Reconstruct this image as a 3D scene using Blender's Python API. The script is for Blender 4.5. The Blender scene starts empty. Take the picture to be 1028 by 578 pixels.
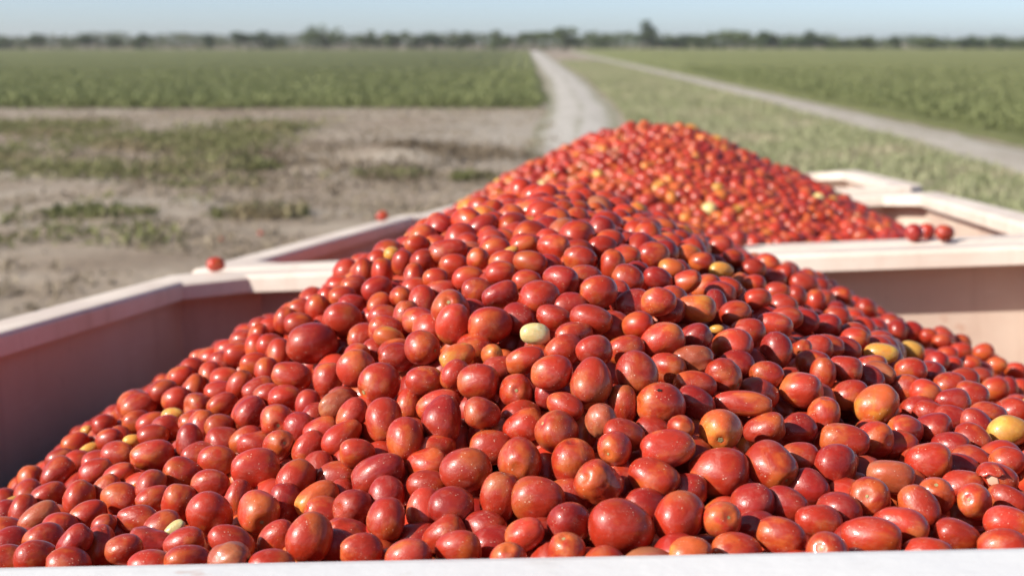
import bpy, bmesh, math, random
import numpy as np
from mathutils import Vector, Matrix, kdtree

rng = np.random.default_rng(7)
random.seed(7)
scene = bpy.context.scene
C = scene.collection

# ------------------------------------------------------------------ camera
CAM_H = 2.9
FPX, CX, CY, HORIZON = 1428.0, 514.0, 289.0, 42.0
PITCH = math.atan((CY - HORIZON) / FPX)
cam_data = bpy.data.cameras.new("camera")
cam = bpy.data.objects.new("camera", cam_data)
C.objects.link(cam)
cam.location = (0, 0, CAM_H)
cam.rotation_euler = (math.pi / 2 - PITCH, 0, 0)
cam_data.sensor_width = 36.0
cam_data.lens = 50.0
cam_data.clip_start = 0.05
cam_data.clip_end = 6000
cam_data.dof.use_dof = True
cam_data.dof.focus_distance = 1.62
cam_data.dof.aperture_fstop = 5.0
scene.camera = cam

# frame of the trailer row: it stands on a gentle slope (columns: width, length, up)
R = np.array([[0.99004544, 0.1320095, -0.0488213],
              [-0.12838123, 0.98916579, 0.07119904],
              [0.05769131, -0.06422255, 0.99626662]])
RIM_DROP = 0.367            # the rims lie this far under the camera

# ------------------------------------------------------------------ sky, sun, exposure
sun_dir = np.array([0.78, 0.36, -0.54])
sun_dir /= np.linalg.norm(sun_dir)
to_sun = -sun_dir
SUN_EL = math.asin(to_sun[2])
SUN_AZ = math.atan2(to_sun[0], to_sun[1])
world = bpy.data.worlds.new("World")
scene.world = world
world.use_nodes = True
wn = world.node_tree.nodes
wl = world.node_tree.links
wn.clear()
sky = wn.new("ShaderNodeTexSky")
sky.sky_type = 'NISHITA'
sky.sun_disc = False
sky.sun_elevation = SUN_EL
sky.sun_rotation = SUN_AZ
sky.altitude = 0
sky.air_density = 0.44
sky.dust_density = 0.7
sky.ozone_density = 0.0
bgn = wn.new("ShaderNodeBackground")
bgn.inputs["Strength"].default_value = 0.11
wo = wn.new("ShaderNodeOutputWorld")
wl.new(sky.outputs[0], bgn.inputs[0])
wl.new(bgn.outputs[0], wo.inputs[0])
sl = bpy.data.lights.new("sun", 'SUN')
sl.energy = 5.0
sl.angle = math.radians(0.53)
sl.color = (1.0, 0.94, 0.84)
so = bpy.data.objects.new("sun", sl)
C.objects.link(so)
so.rotation_euler = Vector(sun_dir).to_track_quat('-Z', 'Y').to_euler()
so.location = (-8, -6, 14)
vs = scene.view_settings
vs.view_transform = 'Standard'
vs.look = 'None'
vs.exposure = 0.57
vs.gamma = 1.0
vs.use_curve_mapping = False
scene.cycles.max_bounces = 8

# ------------------------------------------------------------------ helpers
def ray(x, y):
    d = ((x - CX) / FPX, 1.0, -(y - CY) / FPX)
    c, s = math.cos(PITCH), math.sin(PITCH)
    return np.array([d[0], c * d[1] + s * d[2], -s * d[1] + c * d[2]])

def project(P):
    c, s = math.cos(PITCH), math.sin(PITCH)
    Y = c * P[..., 1] - s * (P[..., 2] - CAM_H)
    Z = s * P[..., 1] + c * (P[..., 2] - CAM_H)
    return CX + FPX * P[..., 0] / Y, CY - FPX * Z / Y, Y

def uvw_to_world(q):
    q = np.array(q, dtype=float)
    q = q - np.array([0, 0, RIM_DROP])
    return q @ R.T + np.array([0, 0, CAM_H])

def ground_at(px, py):
    d = ray(px, py)
    t = CAM_H / -d[2]
    return d[0] * t, d[1] * t

def link(o, parent=None):
    C.objects.link(o)
    if parent is not None:
        o.parent = parent
    return o

def mesh_obj(name, verts, faces, mat, parent=None, smooth=False):
    me = bpy.data.meshes.new(name)
    me.from_pydata([tuple(v) for v in verts], [], faces)
    me.materials.append(mat)
    if smooth:
        me.polygons.foreach_set("use_smooth", [True] * len(me.polygons))
    me.update()
    return link(bpy.data.objects.new(name, me), parent)

def np_mesh(name, V, F, mat, smooth=False):
    """fast mesh from numpy arrays, all faces with the same corner count"""
    me = bpy.data.meshes.new(name)
    n, k = F.shape
    me.vertices.add(len(V))
    me.vertices.foreach_set("co", np.ascontiguousarray(V, dtype=np.float32).ravel())
    me.loops.add(n * k)
    me.loops.foreach_set("vertex_index", np.ascontiguousarray(F, dtype=np.int32).ravel())
    me.polygons.add(n)
    me.polygons.foreach_set("loop_start", np.arange(0, n * k, k, dtype=np.int32))
    me.polygons.foreach_set("use_smooth", np.full(n, smooth))
    me.materials.append(mat)
    me.update(calc_edges=True)
    return me

def attr_vec(me, name, data):
    a = me.attributes.new(name, 'FLOAT_VECTOR', 'POINT')
    a.data.foreach_set("vector", np.ascontiguousarray(data, dtype=np.float32).ravel())

def tag(o, label=None, category=None, group=None, kind=None):
    if label: o["label"] = label
    if category: o["category"] = category
    if group: o["group"] = group
    if kind: o["kind"] = kind
    return o

class NT:
    def __init__(self, name):
        self.m = bpy.data.materials.new(name)
        self.m.use_nodes = True
        self.n = self.m.node_tree.nodes
        self.l = self.m.node_tree.links
        self.n.clear()
        self.out = self.n.new("ShaderNodeOutputMaterial")
        self.b = self.n.new("ShaderNodeBsdfPrincipled")
        self.l.new(self.b.outputs[0], self.out.inputs[0])
    def add(self, t, **kw):
        nd = self.n.new(t)
        for k, v in kw.items():
            setattr(nd, k, v)
        return nd
    def coord(self, kind="Object"):
        return self.add("ShaderNodeTexCoord").outputs[kind]
    def noise(self, vec, scale, detail=3, rough=0.55, dist=0.0):
        nd = self.add("ShaderNodeTexNoise")
        nd.inputs["Scale"].default_value = scale
        nd.inputs["Detail"].default_value = detail
        nd.inputs["Roughness"].default_value = rough
        nd.inputs["Distortion"].default_value = dist
        self.l.new(vec, nd.inputs["Vector"])
        return nd.outputs["Fac"]
    def ramp(self, fac, lo, hi):
        nd = self.add("ShaderNodeMapRange", interpolation_type='SMOOTHSTEP')
        nd.inputs["From Min"].default_value = lo
        nd.inputs["From Max"].default_value = hi
        self.l.new(fac, nd.inputs["Value"])
        return nd.outputs["Result"]
    def math(self, op, a, b=None):
        nd = self.add("ShaderNodeMath", operation=op)
        for i, v in enumerate((a, b)):
            if v is None: continue
            if isinstance(v, (int, float)): nd.inputs[i].default_value = v
            else: self.l.new(v, nd.inputs[i])
        return nd.outputs[0]
    def mix(self, fac, a, b, blend='MIX'):
        nd = self.add("ShaderNodeMix", data_type='RGBA', blend_type=blend)
        for sock, v in ((nd.inputs[0], fac), (nd.inputs[6], a), (nd.inputs[7], b)):
            if isinstance(v, (int, float)): sock.default_value = v
            elif isinstance(v, (tuple, list)): sock.default_value = (*v[:3], 1.0)
            else: self.l.new(v, sock)
        return nd.outputs[2]
    def mapping(self, vec, scale=(1, 1, 1)):
        nd = self.add("ShaderNodeMapping")
        nd.inputs["Scale"].default_value = scale
        self.l.new(vec, nd.inputs["Vector"])
        return nd.outputs[0]
    def bump(self, h, strength, dist):
        nd = self.add("ShaderNodeBump")
        nd.inputs["Strength"].default_value = strength
        nd.inputs["Distance"].default_value = dist
        self.l.new(h, nd.inputs["Height"])
        self.l.new(nd.outputs[0], self.b.inputs["Normal"])
    def set(self, **kw):
        for k, v in kw.items():
            s = self.b.inputs[k.replace("_", " ")]
            if isinstance(v, (int, float)): s.default_value = v
            elif isinstance(v, (tuple, list)): s.default_value = (*v[:3], 1.0)
            else: self.l.new(v, s)

# ------------------------------------------------------------------ materials
def soil_material():
    t = NT("soil")
    p = t.coord("Object")
    big = t.ramp(t.noise(p, 0.11, 5, 0.65), 0.40, 0.62)
    mid = t.ramp(t.noise(t.mapping(p, (1.0, 1.6, 1.0)), 0.33, 6, 0.7), 0.42, 0.66)
    fine = t.noise(p, 6.0, 4, 0.7)
    c = t.mix(big, (0.29, 0.23, 0.175), (0.38, 0.33, 0.27))
    c = t.mix(t.math('MULTIPLY', mid, 0.7), c, (0.16, 0.115, 0.078))
    c = t.mix(t.math('MULTIPLY', fine, 0.25), c, (0.38, 0.33, 0.27))
    sub = t.add("ShaderNodeVectorMath", operation='SUBTRACT')
    t.l.new(p, sub.inputs[0]); sub.inputs[1].default_value = (0.5, 47.0, 0.0)
    ln = t.add("ShaderNodeVectorMath", operation='LENGTH')
    t.l.new(t.mapping(sub.outputs[0], (0.16, 0.05, 1.0)), ln.inputs[0])
    comp = t.math('SUBTRACT', 1.0, t.ramp(t.math('ADD', ln.outputs["Value"], t.math('MULTIPLY', t.noise(p, 0.35, 4, 0.6), 0.8)), 0.55, 1.35))
    c = t.mix(t.math('MULTIPLY', comp, 0.75), c, (0.37, 0.33, 0.28))
    t.set(Base_Color=c, Roughness=0.95, Specular_IOR_Level=0.2)
    t.bump(t.noise(p, 3.0, 6, 0.7), 0.6, 0.12)
    return t.m

def road_material(name, a, b):
    t = NT(name)
    p = t.coord("Object")
    n1 = t.ramp(t.noise(t.mapping(p, (1.0, 0.12, 1.0)), 1.3, 4, 0.6), 0.3, 0.7)
    n2 = t.noise(p, 4.0, 4, 0.7)
    c = t.mix(n1, a, b)
    c = t.mix(t.math('MULTIPLY', n2, 0.35), c, (0.30, 0.26, 0.21))
    at = t.add("ShaderNodeAttribute", attribute_name="crown").outputs["Fac"]
    tuft = t.ramp(t.math('ADD', t.noise(t.mapping(p, (1.0, 0.35, 1.0)), 1.1, 5, 0.7), t.math('MULTIPLY', at, 0.34)), 0.62, 0.86)
    c = t.mix(t.math('MULTIPLY', tuft, 0.75), c, (0.20, 0.19, 0.11))
    t.set(Base_Color=c, Roughness=0.95, Specular_IOR_Level=0.2)
    t.bump(t.noise(p, 5.0, 5, 0.7), 0.4, 0.05)
    return t.m

def leaf_material(name, a, b, dry=None):
    t = NT(name)
    p = t.coord("Object")
    at = t.add("ShaderNodeAttribute", attribute_name="tone").outputs["Fac"]
    c = t.mix(at, a, b)
    if dry:
        c = t.mix(t.ramp(t.noise(p, 0.35, 3, 0.6), 0.5, 0.68), c, dry)
    t.set(Base_Color=c, Roughness=0.75, Specular_IOR_Level=0.25)
    # a little light comes through thin leaves
    tr = t.add("ShaderNodeBsdfTranslucent")
    t.l.new(c, tr.inputs[0])
    mx = t.add("ShaderNodeMixShader")
    mx.inputs[0].default_value = 0.25
    t.l.new(t.b.outputs[0], mx.inputs[1])
    t.l.new(tr.outputs[0], mx.inputs[2])
    t.l.new(mx.outputs[0], t.out.inputs[0])
    return t.m

def canopy_material(name, a, b):
    t = NT(name)
    p = t.coord("Object")
    c = t.mix(t.ramp(t.noise(p, 1.4, 5, 0.7), 0.3, 0.7), a, b)
    c = t.mix(t.math('MULTIPLY', t.ramp(t.noise(p, 0.05, 3, 0.5), 0.35, 0.7), 0.5), c, (0.19, 0.205, 0.095))
    t.set(Base_Color=c, Roughness=0.9, Specular_IOR_Level=0.1)
    t.bump(t.noise(p, 4.0, 6, 0.75), 1.0, 0.3)
    return t.m

def fiberglass(name, base, pale, stain, rough=0.55):
    t = NT(name)
    p = t.coord("Object")
    n = t.ramp(t.noise(p, 2.2, 5, 0.6), 0.35, 0.7)
    c = t.mix(n, base, pale)
    streak = t.ramp(t.noise(t.mapping(p, (9.0, 9.0, 0.9)), 1.6, 4, 0.65), 0.50, 0.80)
    c = t.mix(t.math('MULTIPLY', streak, 0.5), c, stain)
    spot = t.ramp(t.noise(p, 26.0, 3, 0.6), 0.64, 0.76)
    c = t.mix(t.math('MULTIPLY', spot, 0.35), c, stain)
    scuff = t.ramp(t.noise(t.mapping(p, (1.2, 1.2, 14.0)), 2.4, 5, 0.7, 0.4), 0.58, 0.74)
    c = t.mix(t.math('MULTIPLY', scuff, 0.28), c, (0.78, 0.72, 0.64))
    juice = t.ramp(t.noise(p, 6.5, 4, 0.65, 1.0), 0.66, 0.74)
    c = t.mix(t.math('MULTIPLY', juice, 0.35), c, (0.42, 0.20, 0.13))
    rg = t.math('ADD', t.math('MULTIPLY', n, 0.2), rough - 0.1)
    t.set(Base_Color=c, Roughness=rg, Specular_IOR_Level=0.35)
    t.bump(t.noise(p, 34.0, 4, 0.6), 0.10, 0.01)
    return t.m

def plain(name, col, rough=0.6, metal=0.0):
    t = NT(name)
    p = t.coord("Object")
    n = t.noise(p, 8.0, 4, 0.6)
    c = t.mix(t.math('MULTIPLY', n, 0.5), col, tuple(v * 0.6 for v in col))
    t.set(Base_Color=c, Roughness=rough, Metallic=metal)
    return t.m

def tomato_material(stuff):
    t = NT("tomato_skin_heap" if stuff else "tomato_skin")
    typ = 'GEOMETRY' if stuff else 'OBJECT'
    skin = t.add("ShaderNodeAttribute", attribute_name="skin", attribute_type=typ).outputs["Color"]
    blush = t.add("ShaderNodeAttribute", attribute_name="blush", attribute_type=typ).outputs["Color"]
    dustv = None
    if stuff:
        loc = t.add("ShaderNodeAttribute", attribute_name="loc").outputs["Vector"]
        sep = t.add("ShaderNodeSeparateXYZ")
        t.l.new(loc, sep.inputs[0])
        z = t.math('SUBTRACT', t.math('FRACT', sep.outputs["Z"]), 0.5)   # loc.z holds 0..1 along the axis plus a whole seed
        z = t.math('MULTIPLY', z, 2.0)
        p = loc
    else:
        oc = t.coord("Object")
        sep = t.add("ShaderNodeSeparateXYZ")
        t.l.new(oc, sep.inputs[0])
        z = sep.outputs["Z"]
        rnd = t.add("ShaderNodeObjectInfo").outputs["Random"]
        add = t.add("ShaderNodeVectorMath", operation='ADD')
        comb = t.add("ShaderNodeCombineXYZ")
        for i, k in enumerate((37.0, 91.0, 53.0)):
            t.l.new(t.math('MULTIPLY', rnd, k), comb.inputs[i])
        t.l.new(oc, add.inputs[0])
        t.l.new(comb.outputs[0], add.inputs[1])
        p = add.outputs[0]
    blot = t.noise(p, 1.1, 3, 0.5, 0.4)
    f = t.ramp(t.math('ADD', blot, t.math('MULTIPLY', z, 0.16)), 0.46, 0.72)
    c = t.mix(f, skin, blush)
    # darker, bluish-red mottling and the paler shoulder near the stem end
    c = t.mix(t.math('MULTIPLY', t.ramp(t.noise(p, 2.6, 4, 0.6), 0.5, 0.75), 0.35), c, (0.55, 0.45, 0.45), 'MULTIPLY')
    # dry field dust lying on the skin: pale film in patches
    film = t.ramp(t.noise(p, 1.7, 5, 0.7, 0.6), 0.46, 0.78)
    c = t.mix(t.math('MULTIPLY', film, 0.13), c, (0.62, 0.42, 0.35))
    rough = t.math('ADD', t.math('MULTIPLY', film, 0.20), 0.37)
    if not stuff:
        vor = t.add("ShaderNodeTexVoronoi", feature='F1')
        vor.inputs["Scale"].default_value = 5.5
        t.l.new(p, vor.inputs["Vector"])
        gate = t.ramp(t.noise(p, 1.6, 2, 0.5), 0.51, 0.63)
        speck = t.math('MULTIPLY', t.math('SUBTRACT', 1.0, t.ramp(vor.outputs["Distance"], 0.10, 0.19)), gate)
        scr = t.math('MULTIPLY', t.ramp(t.noise(t.mapping(p, (2.0, 9.0, 5.0)), 3.2, 3, 0.6, 1.2), 0.63, 0.68), gate)
        marks = t.math('MAXIMUM', speck, t.math('MULTIPLY', scr, 0.7))
        c = t.mix(t.math('MULTIPLY', marks, 0.7), c, (0.66, 0.50, 0.36))
        rough = t.math('ADD', rough, t.math('MULTIPLY', marks, 0.3))
        hgt = t.math('ADD', t.noise(p, 2.2, 5, 0.6, 0.5), t.math('MULTIPLY', marks, 0.2))
        t.bump(hgt, 0.5, 0.0018)
    t.set(Base_Color=c, Roughness=rough, Specular_IOR_Level=0.42,
          Subsurface_Weight=0.0 if stuff else 0.2, Coat_Weight=0.22 if stuff else 0.45, Coat_Roughness=0.09)
    if not stuff:
        t.b.inputs["Subsurface Radius"].default_value = (0.9, 0.15, 0.08)
        t.b.inputs["Subsurface Scale"].default_value = 0.008
    return t.m

M_soil = soil_material()
M_road = road_material("pale_dirt_road", (0.42, 0.395, 0.36), (0.52, 0.495, 0.46))
M_track = road_material("grey_dirt_track", (0.36, 0.325, 0.28), (0.45, 0.415, 0.37))
M_wall = fiberglass("pink_fiberglass_wall", (0.54, 0.41, 0.335), (0.60, 0.49, 0.405), (0.38, 0.26, 0.20))
M_rim = fiberglass("weathered_cream_rim", (0.66, 0.55, 0.47), (0.74, 0.65, 0.57), (0.45, 0.34, 0.26))
M_white = fiberglass("white_rim_paint", (0.64, 0.64, 0.65), (0.69, 0.69, 0.69), (0.54, 0.52, 0.49), 0.5)
M_steel = plain("painted_steel_frame", (0.16, 0.10, 0.09), 0.6, 0.3)
M_rubber = plain("tyre_rubber", (0.03, 0.03, 0.03), 0.85)
M_hub = plain("hub_paint", (0.45, 0.42, 0.38), 0.5, 0.4)
M_scar = plain("stem_scar", (0.34, 0.29, 0.13), 0.8)
M_tom = tomato_material(False)
M_heap = tomato_material(True)
M_flesh = plain("tomato_flesh", (0.74, 0.40, 0.28), 0.4)
M_crop = canopy_material("crop_canopy", (0.155, 0.17, 0.068), (0.215, 0.23, 0.105))
M_cropleaf = leaf_material("crop_leaf", (0.14, 0.165, 0.065), (0.25, 0.27, 0.12))
M_weed = leaf_material("weed_leaf", (0.14, 0.155, 0.06), (0.28, 0.27, 0.13), (0.33, 0.27, 0.17))
M_grass = leaf_material("verge_grass", (0.27, 0.30, 0.15), (0.45, 0.45, 0.28), (0.48, 0.43, 0.30))
M_tree = leaf_material("tree_leaf", (0.03, 0.055, 0.018), (0.075, 0.11, 0.038))
M_treepale = leaf_material("pale_tree_leaf", (0.07, 0.10, 0.035), (0.14, 0.175, 0.065))
M_brush = leaf_material("dry_brush", (0.05, 0.08, 0.028), (0.12, 0.14, 0.055), (0.14, 0.11, 0.065))
M_brushg = leaf_material("green_brush", (0.055, 0.085, 0.03), (0.14, 0.17, 0.07))
M_litter = leaf_material("dry_litter", (0.19, 0.15, 0.105), (0.40, 0.34, 0.25))
M_vine = leaf_material("dead_vine", (0.15, 0.115, 0.08), (0.27, 0.215, 0.15))
M_bark = plain("bark", (0.10, 0.075, 0.055), 0.9)

# ------------------------------------------------------------------ ground, roads
GROUND_W = -2.36           # the slope under the trailers, in their own frame

def smooth01(x):
    x = np.clip(x, 0, 1)
    return x * x * (3 - 2 * x)

def vnoise(x, y, seed=0):
    """cheap smooth value noise"""
    xi = np.floor(x).astype(np.int64); yi = np.floor(y).astype(np.int64)
    fx = x - xi; fy = y - yi
    fx = fx * fx * (3 - 2 * fx); fy = fy * fy * (3 - 2 * fy)
    def h(a, b):
        v = np.sin(a * 127.1 + b * 311.7 + seed * 74.7) * 43758.5453
        return v - np.floor(v)
    return (h(xi, yi) * (1 - fx) + h(xi + 1, yi) * fx) * (1 - fy) + (h(xi, yi + 1) * (1 - fx) + h(xi + 1, yi + 1) * fx) * fy

def ground_z(X, Y):
    near = (1 - smooth01((Y - 24) / 14)) * (1 - smooth01((X - 0) / 6))
    z = near * (0.10 * (vnoise(X * 0.5, Y * 0.5, 1) - 0.5) + 0.06 * (vnoise(X * 1.7, Y * 1.7, 2) - 0.5))
    # churned soil bank seen left of the far heap
    z = z + 0.35 * np.exp(-((X + 2.6) / 2.4) ** 2 - ((Y - 34.5) / 2.2) ** 2) * (0.6 + 0.8 * vnoise(X * 1.2, Y * 1.2, 3))
    # slope plane under the trailers
    n = R[:, 2]
    p0 = uvw_to_world((0, 0, GROUND_W))
    zp = p0[2] - (n[0] * (X - p0[0]) + n[1] * (Y - p0[1])) / n[2]
    u = X * R[0, 0] + Y * R[1, 0]
    v = X * R[0, 1] + Y * R[1, 1]
    du = np.maximum(np.abs(u + 0.24) - 1.9, 0)
    dv = np.maximum(np.abs(v - 6.4) - 6.6, 0)
    w = 1 - smooth01((np.hypot(du, dv) - 0.3) / 5.5)
    return z * (1 - w) + zp * w

def axis(n, near, far, c=0.0):
    t = np.linspace(-1, 1, n)
    k = math.asinh(far / near)
    return c + near * np.sinh(t * k)

gx = axis(150, 4.0, 3500.0)
gy = axis(190, 6.0, 3500.0, 18.0)
GX, GY = np.meshgrid(gx, gy)
GV = np.stack([GX, GY, ground_z(GX, GY)], -1).reshape(-1, 3)
nx, ny = len(gx), len(gy)
idx = np.arange(nx * ny).reshape(ny, nx)
GF = np.stack([idx[:-1, :-1], idx[:-1, 1:], idx[1:, 1:], idx[1:, :-1]], -1).reshape(-1, 4)
ground = link(bpy.data.objects.new("ground", np_mesh("ground", GV, GF, M_soil, True)))
tag(ground, "bare tan farm soil with darker churned patches", "soil", kind="structure")

def ribbon(name, pts, mat, label, lift=0.02, cat="road"):
    """dirt road strip along (x, y, half width), with ragged edges"""
    V, F = [], []
    k = 0
    pts = np.array(pts, float)
    ys = []
    y = pts[0, 1]
    while y < pts[-1, 1]:
        ys.append(y)
        y += 0.5 + (y - pts[0, 1]) * 0.02
    for i, yy in enumerate(ys):
        x = np.interp(yy, pts[:, 1], pts[:, 0])
        hw = np.interp(yy, pts[:, 1], pts[:, 2])
        for j in range(7):
            s = -1 + j / 3.0
            e = hw * (1 + 0.22 * (vnoise(np.array(yy * 0.6), np.array(3.0 + 5 * np.sign(s)), 9) - 0.5))
            xx = x + s * e
            V.append((xx, yy, float(ground_z(np.array(xx), np.array(yy))) + lift - 0.018 * abs(s) ** 3 + (0.03 if j in (2, 3, 4) else 0)))
    for i in range(len(ys) - 1):
        for j in range(6):
            a = i * 7 + j
            F.append((a, a + 1, a + 8, a + 7))
    o = mesh_obj(name, V, F, mat, smooth=True)
    cr = o.data.attributes.new("crown", 'FLOAT', 'POINT')      # where weeds take hold: middle strip and edges
    cr.data.foreach_set("value", [(1.3, 0.7, 0.0, 0.6, 0.0, 0.7, 1.3)[i % 7] for i in range(len(V))])
    tag(o, label, cat, kind="structure")
    return o

ribbon("road", [(0.9, 27, 0.3), (1.6, 38, 1.2), (2.2, 48, 1.5), (3.0, 61, 1.5), (4.1, 110, 1.55), (6.6, 420, 2.2), (6.8, 470, 2.2)], M_road,
       "pale dusty dirt road running straight to the horizon")
ribbon("track", [(11.6, 18, 1.5), (12.3, 30, 1.45), (12.9, 45, 1.4), (13.4, 70, 1.35), (14.4, 150, 1.4), (15.8, 270, 1.6), (17, 420, 1.6)], M_track,
       "narrow grey dirt track between grass verge and right field", cat="track")

# ------------------------------------------------------------------ trailers
UL, UR = -1.60, 1.12        # inner edges of the side rims
RW_SIDE, RW_END, LIP, OVER, OVER_S = 0.15, 0.20, 0.055, 0.14, 0.05
DEPTH = 1.25
CH = 0.16                   # chamfered corners

def octagon(u0, u1, v0, v1, ch):
    return [(u0 + ch, v0), (u1 - ch, v0), (u1, v0 + ch), (u1, v1 - ch), (u1 - ch, v1), (u0 + ch, v1), (u0, v1 - ch), (u0, v0 + ch)]

def box_mesh(name, lo, hi, mat, parent, bevel=0.0):
    bm = bmesh.new()
    bmesh.ops.create_cube(bm, size=1.0)
    for v in bm.verts:
        for i in range(3):
            v.co[i] = lo[i] if v.co[i] < 0 else hi[i]
    if bevel:
        bmesh.ops.bevel(bm, geom=bm.edges[:], offset=bevel, segments=2, affect='EDGES', profile=0.6)
    me = bpy.data.meshes.new(name)
    bm.to_mesh(me); bm.free()
    me.materials.append(mat)
    return link(bpy.data.objects.new(name, me), parent)

def rail(name, section_pts, path, mat, parent):
    """sweep: path = list of (inner, outer) 2-D point pairs; section = (t across 0..1, w)"""
    V, F = [], []
    n = len(section_pts)
    for (pi, po) in path:
        for (t, w) in section_pts:
            V.append((pi[0] + (po[0] - pi[0]) * t, pi[1] + (po[1] - pi[1]) * t, w))
    for i in range(len(path) - 1):
        for j in range(n):
            a = i * n + j; b = i * n + (j + 1) % n
            F.append((a, b, b + n, a + n))
    F.append(tuple(range(n))[::-1])
    F.append(tuple(range((len(path) - 1) * n, len(path) * n)))
    o = mesh_obj(name, V, F, mat, parent)
    bm = bmesh.new(); bm.from_mesh(o.data)
    bmesh.ops.recalc_face_normals(bm, faces=bm.faces)
    bm.to_mesh(o.data); bm.free()
    return o

RIM_SEC = [(0.0, -LIP), (0.0, -0.012), (0.05, -0.003), (0.14, 0.0), (0.86, 0.0), (0.95, -0.003), (1.0, -0.012), (1.0, -LIP)]

def lerp2(a, b, t):
    return (a[0] + (b[0] - a[0]) * t, a[1] + (b[1] - a[1]) * t)

def wheel_geo(r, w):
    bm = bmesh.new()
    prof = [(r * 0.55, -w / 2), (r * 0.9, -w / 2), (r, -w * 0.36), (r, w * 0.36), (r * 0.9, w / 2), (r * 0.55, w / 2)]
    n = 28
    rings = []
    for i in range(n):
        a = 2 * math.pi * i / n
        rings.append([bm.verts.new((x, math.cos(a) * q, math.sin(a) * q)) for (q, x) in prof])
    for i in range(n):
        A, B = rings[i], rings[(i + 1) % n]
        for j in range(len(prof)):
            k = (j + 1) % len(prof)
            bm.faces.new((A[j], A[k], B[k], B[j]))
    bmesh.ops.recalc_face_normals(bm, faces=bm.faces)
    return bm

def make_trailer(v0, v1, lift, label, near_white=False, roll=0.0):
    root = bpy.data.objects.new("harvest_trailer", None)
    link(root)
    um, vm = (UL + UR) / 2, (v0 + v1) / 2
    base = np.array([um, vm, GROUND_W])
    mat4 = Matrix([[R[i, 0], R[i, 1], R[i, 2], 0] for i in range(3)] + [[0, 0, 0, 1]])
    root.matrix_world = Matrix.Translation(Vector(uvw_to_world(base))) @ mat4 @ Matrix.Rotation(roll, 4, 'Y')
    tag(root, label, "trailer", "tomato trailers standing in a row")
    top = -GROUND_W + lift
    u0, u1, a0, a1 = UL - um, UR - um, v0 - vm, v1 - vm
    inn = octagon(u0, u1, a0, a1, CH)
    out = octagon(u0 - RW_SIDE, u1 + RW_SIDE, a0 - RW_END, a1 + RW_END, 0.07)
    sec = [(t, top + w) for t, w in RIM_SEC]
    # octagon order: 0-1 near end, 2-3 right side, 4-5 far end, 6-7 left side; corner pieces belong half to each rail
    def mid(k, m):
        return (lerp2(inn[k], inn[m], 0.5), lerp2(out[k], out[m], 0.5))
    def pair(k):
        return (inn[k], out[k])
    for (pa, pb, ca, cb) in ((0, 1, 7, 2), (2, 3, 1, 4), (4, 5, 3, 6), (6, 7, 5, 0)):
        white = near_white and pa == 0
        o = rail("rim_rail", sec, [mid(ca, pa), pair(pa), pair(pb), mid(pb, cb)], M_white if white else M_rim, root)
        if white:
            o["label"] = "sunlit white near rim of the trailer"
            for vv in o.data.vertices:            # this rail is bent up a little towards the right
                vv.co.z += 0.010 * (vv.co.x + um + 0.75) - 0.0015
    # walls hang under the rails, set back behind the lip
    wi = octagon(u0 - OVER_S, u1 + OVER_S, a0 - OVER, a1 + OVER, CH + 0.04)
    wo_ = octagon(u0 - OVER_S - 0.035, u1 + OVER_S + 0.035, a0 - OVER - 0.035, a1 + OVER + 0.035, CH + 0.055)
    wsec = [(0.0, top - DEPTH), (0.0, top - LIP + 0.004), (1.0, top - LIP + 0.004), (1.0, top - DEPTH)]
    for nm, (pa, pb, ca, cb) in (("end_wall", (0, 1, 7, 2)), ("side_wall", (2, 3, 1, 4)), ("end_wall", (4, 5, 3, 6)), ("side_wall", (6, 7, 5, 0))):
        def wm(k, m): return (lerp2(wi[k], wi[m], 0.5), lerp2(wo_[k], wo_[m], 0.5))
        rail(nm, wsec, [wm(ca, pa), (wi[pa], wo_[pa]), (wi[pb], wo_[pb]), wm(pb, cb)], M_wall, root)
    fl = mesh_obj("floor", [(x, y, top - DEPTH + 0.03) for x, y in wi] + [(x, y, top - DEPTH - 0.03) for x, y in wi],
                  [tuple(range(8)), tuple(range(15, 7, -1))] + [(i, i + 8, (i + 1) % 8 + 8, (i + 1) % 8) for i in range(8)], M_wall, root)
    # chassis and wheels
    for s in (-1, 1):
        box_mesh("frame_beam", (s * 0.62 - 0.05, a0 - 0.1, 0.74), (s * 0.62 + 0.05, a1 + 0.1, 0.93), M_steel, root)
        for y in (a0 + 0.7, a1 - 0.7):
            box_mesh("leg", (s * 0.62 - 0.04, y - 0.05, 0.93), (s * 0.62 + 0.04, y + 0.05, top - DEPTH - 0.03), M_steel, root)
    for y in (a0 + 0.7, a1 - 0.7):
        box_mesh("axle", (-1.05, y - 0.04, 0.40), (1.05, y + 0.04, 0.48), M_steel, root)
        box_mesh("axle_mount", (-0.7, y - 0.06, 0.482), (0.7, y + 0.06, 0.738), M_steel, root)
        for s in (-1, 1):
            bm = wheel_geo(0.44, 0.26)
            me = bpy.data.meshes.new("wheel")
            bm.to_mesh(me); bm.free(); me.materials.append(M_rubber)
            wv = link(bpy.data.objects.new("wheel", me), root)
            wv.location = (s * 1.18, y, 0.44)
            bm = bmesh.new()
            bmesh.ops.create_cone(bm, cap_ends=True, segments=20, radius1=0.235, radius2=0.235, depth=0.18)
            bmesh.ops.rotate(bm, verts=bm.verts, matrix=Matrix.Rotation(math.pi / 2, 3, 'Y'))
            me = bpy.data.meshes.new("hub")
            bm.to_mesh(me); bm.free(); me.materials.append(M_hub)
            link(bpy.data.objects.new("hub", me), wv)
    return root

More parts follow.
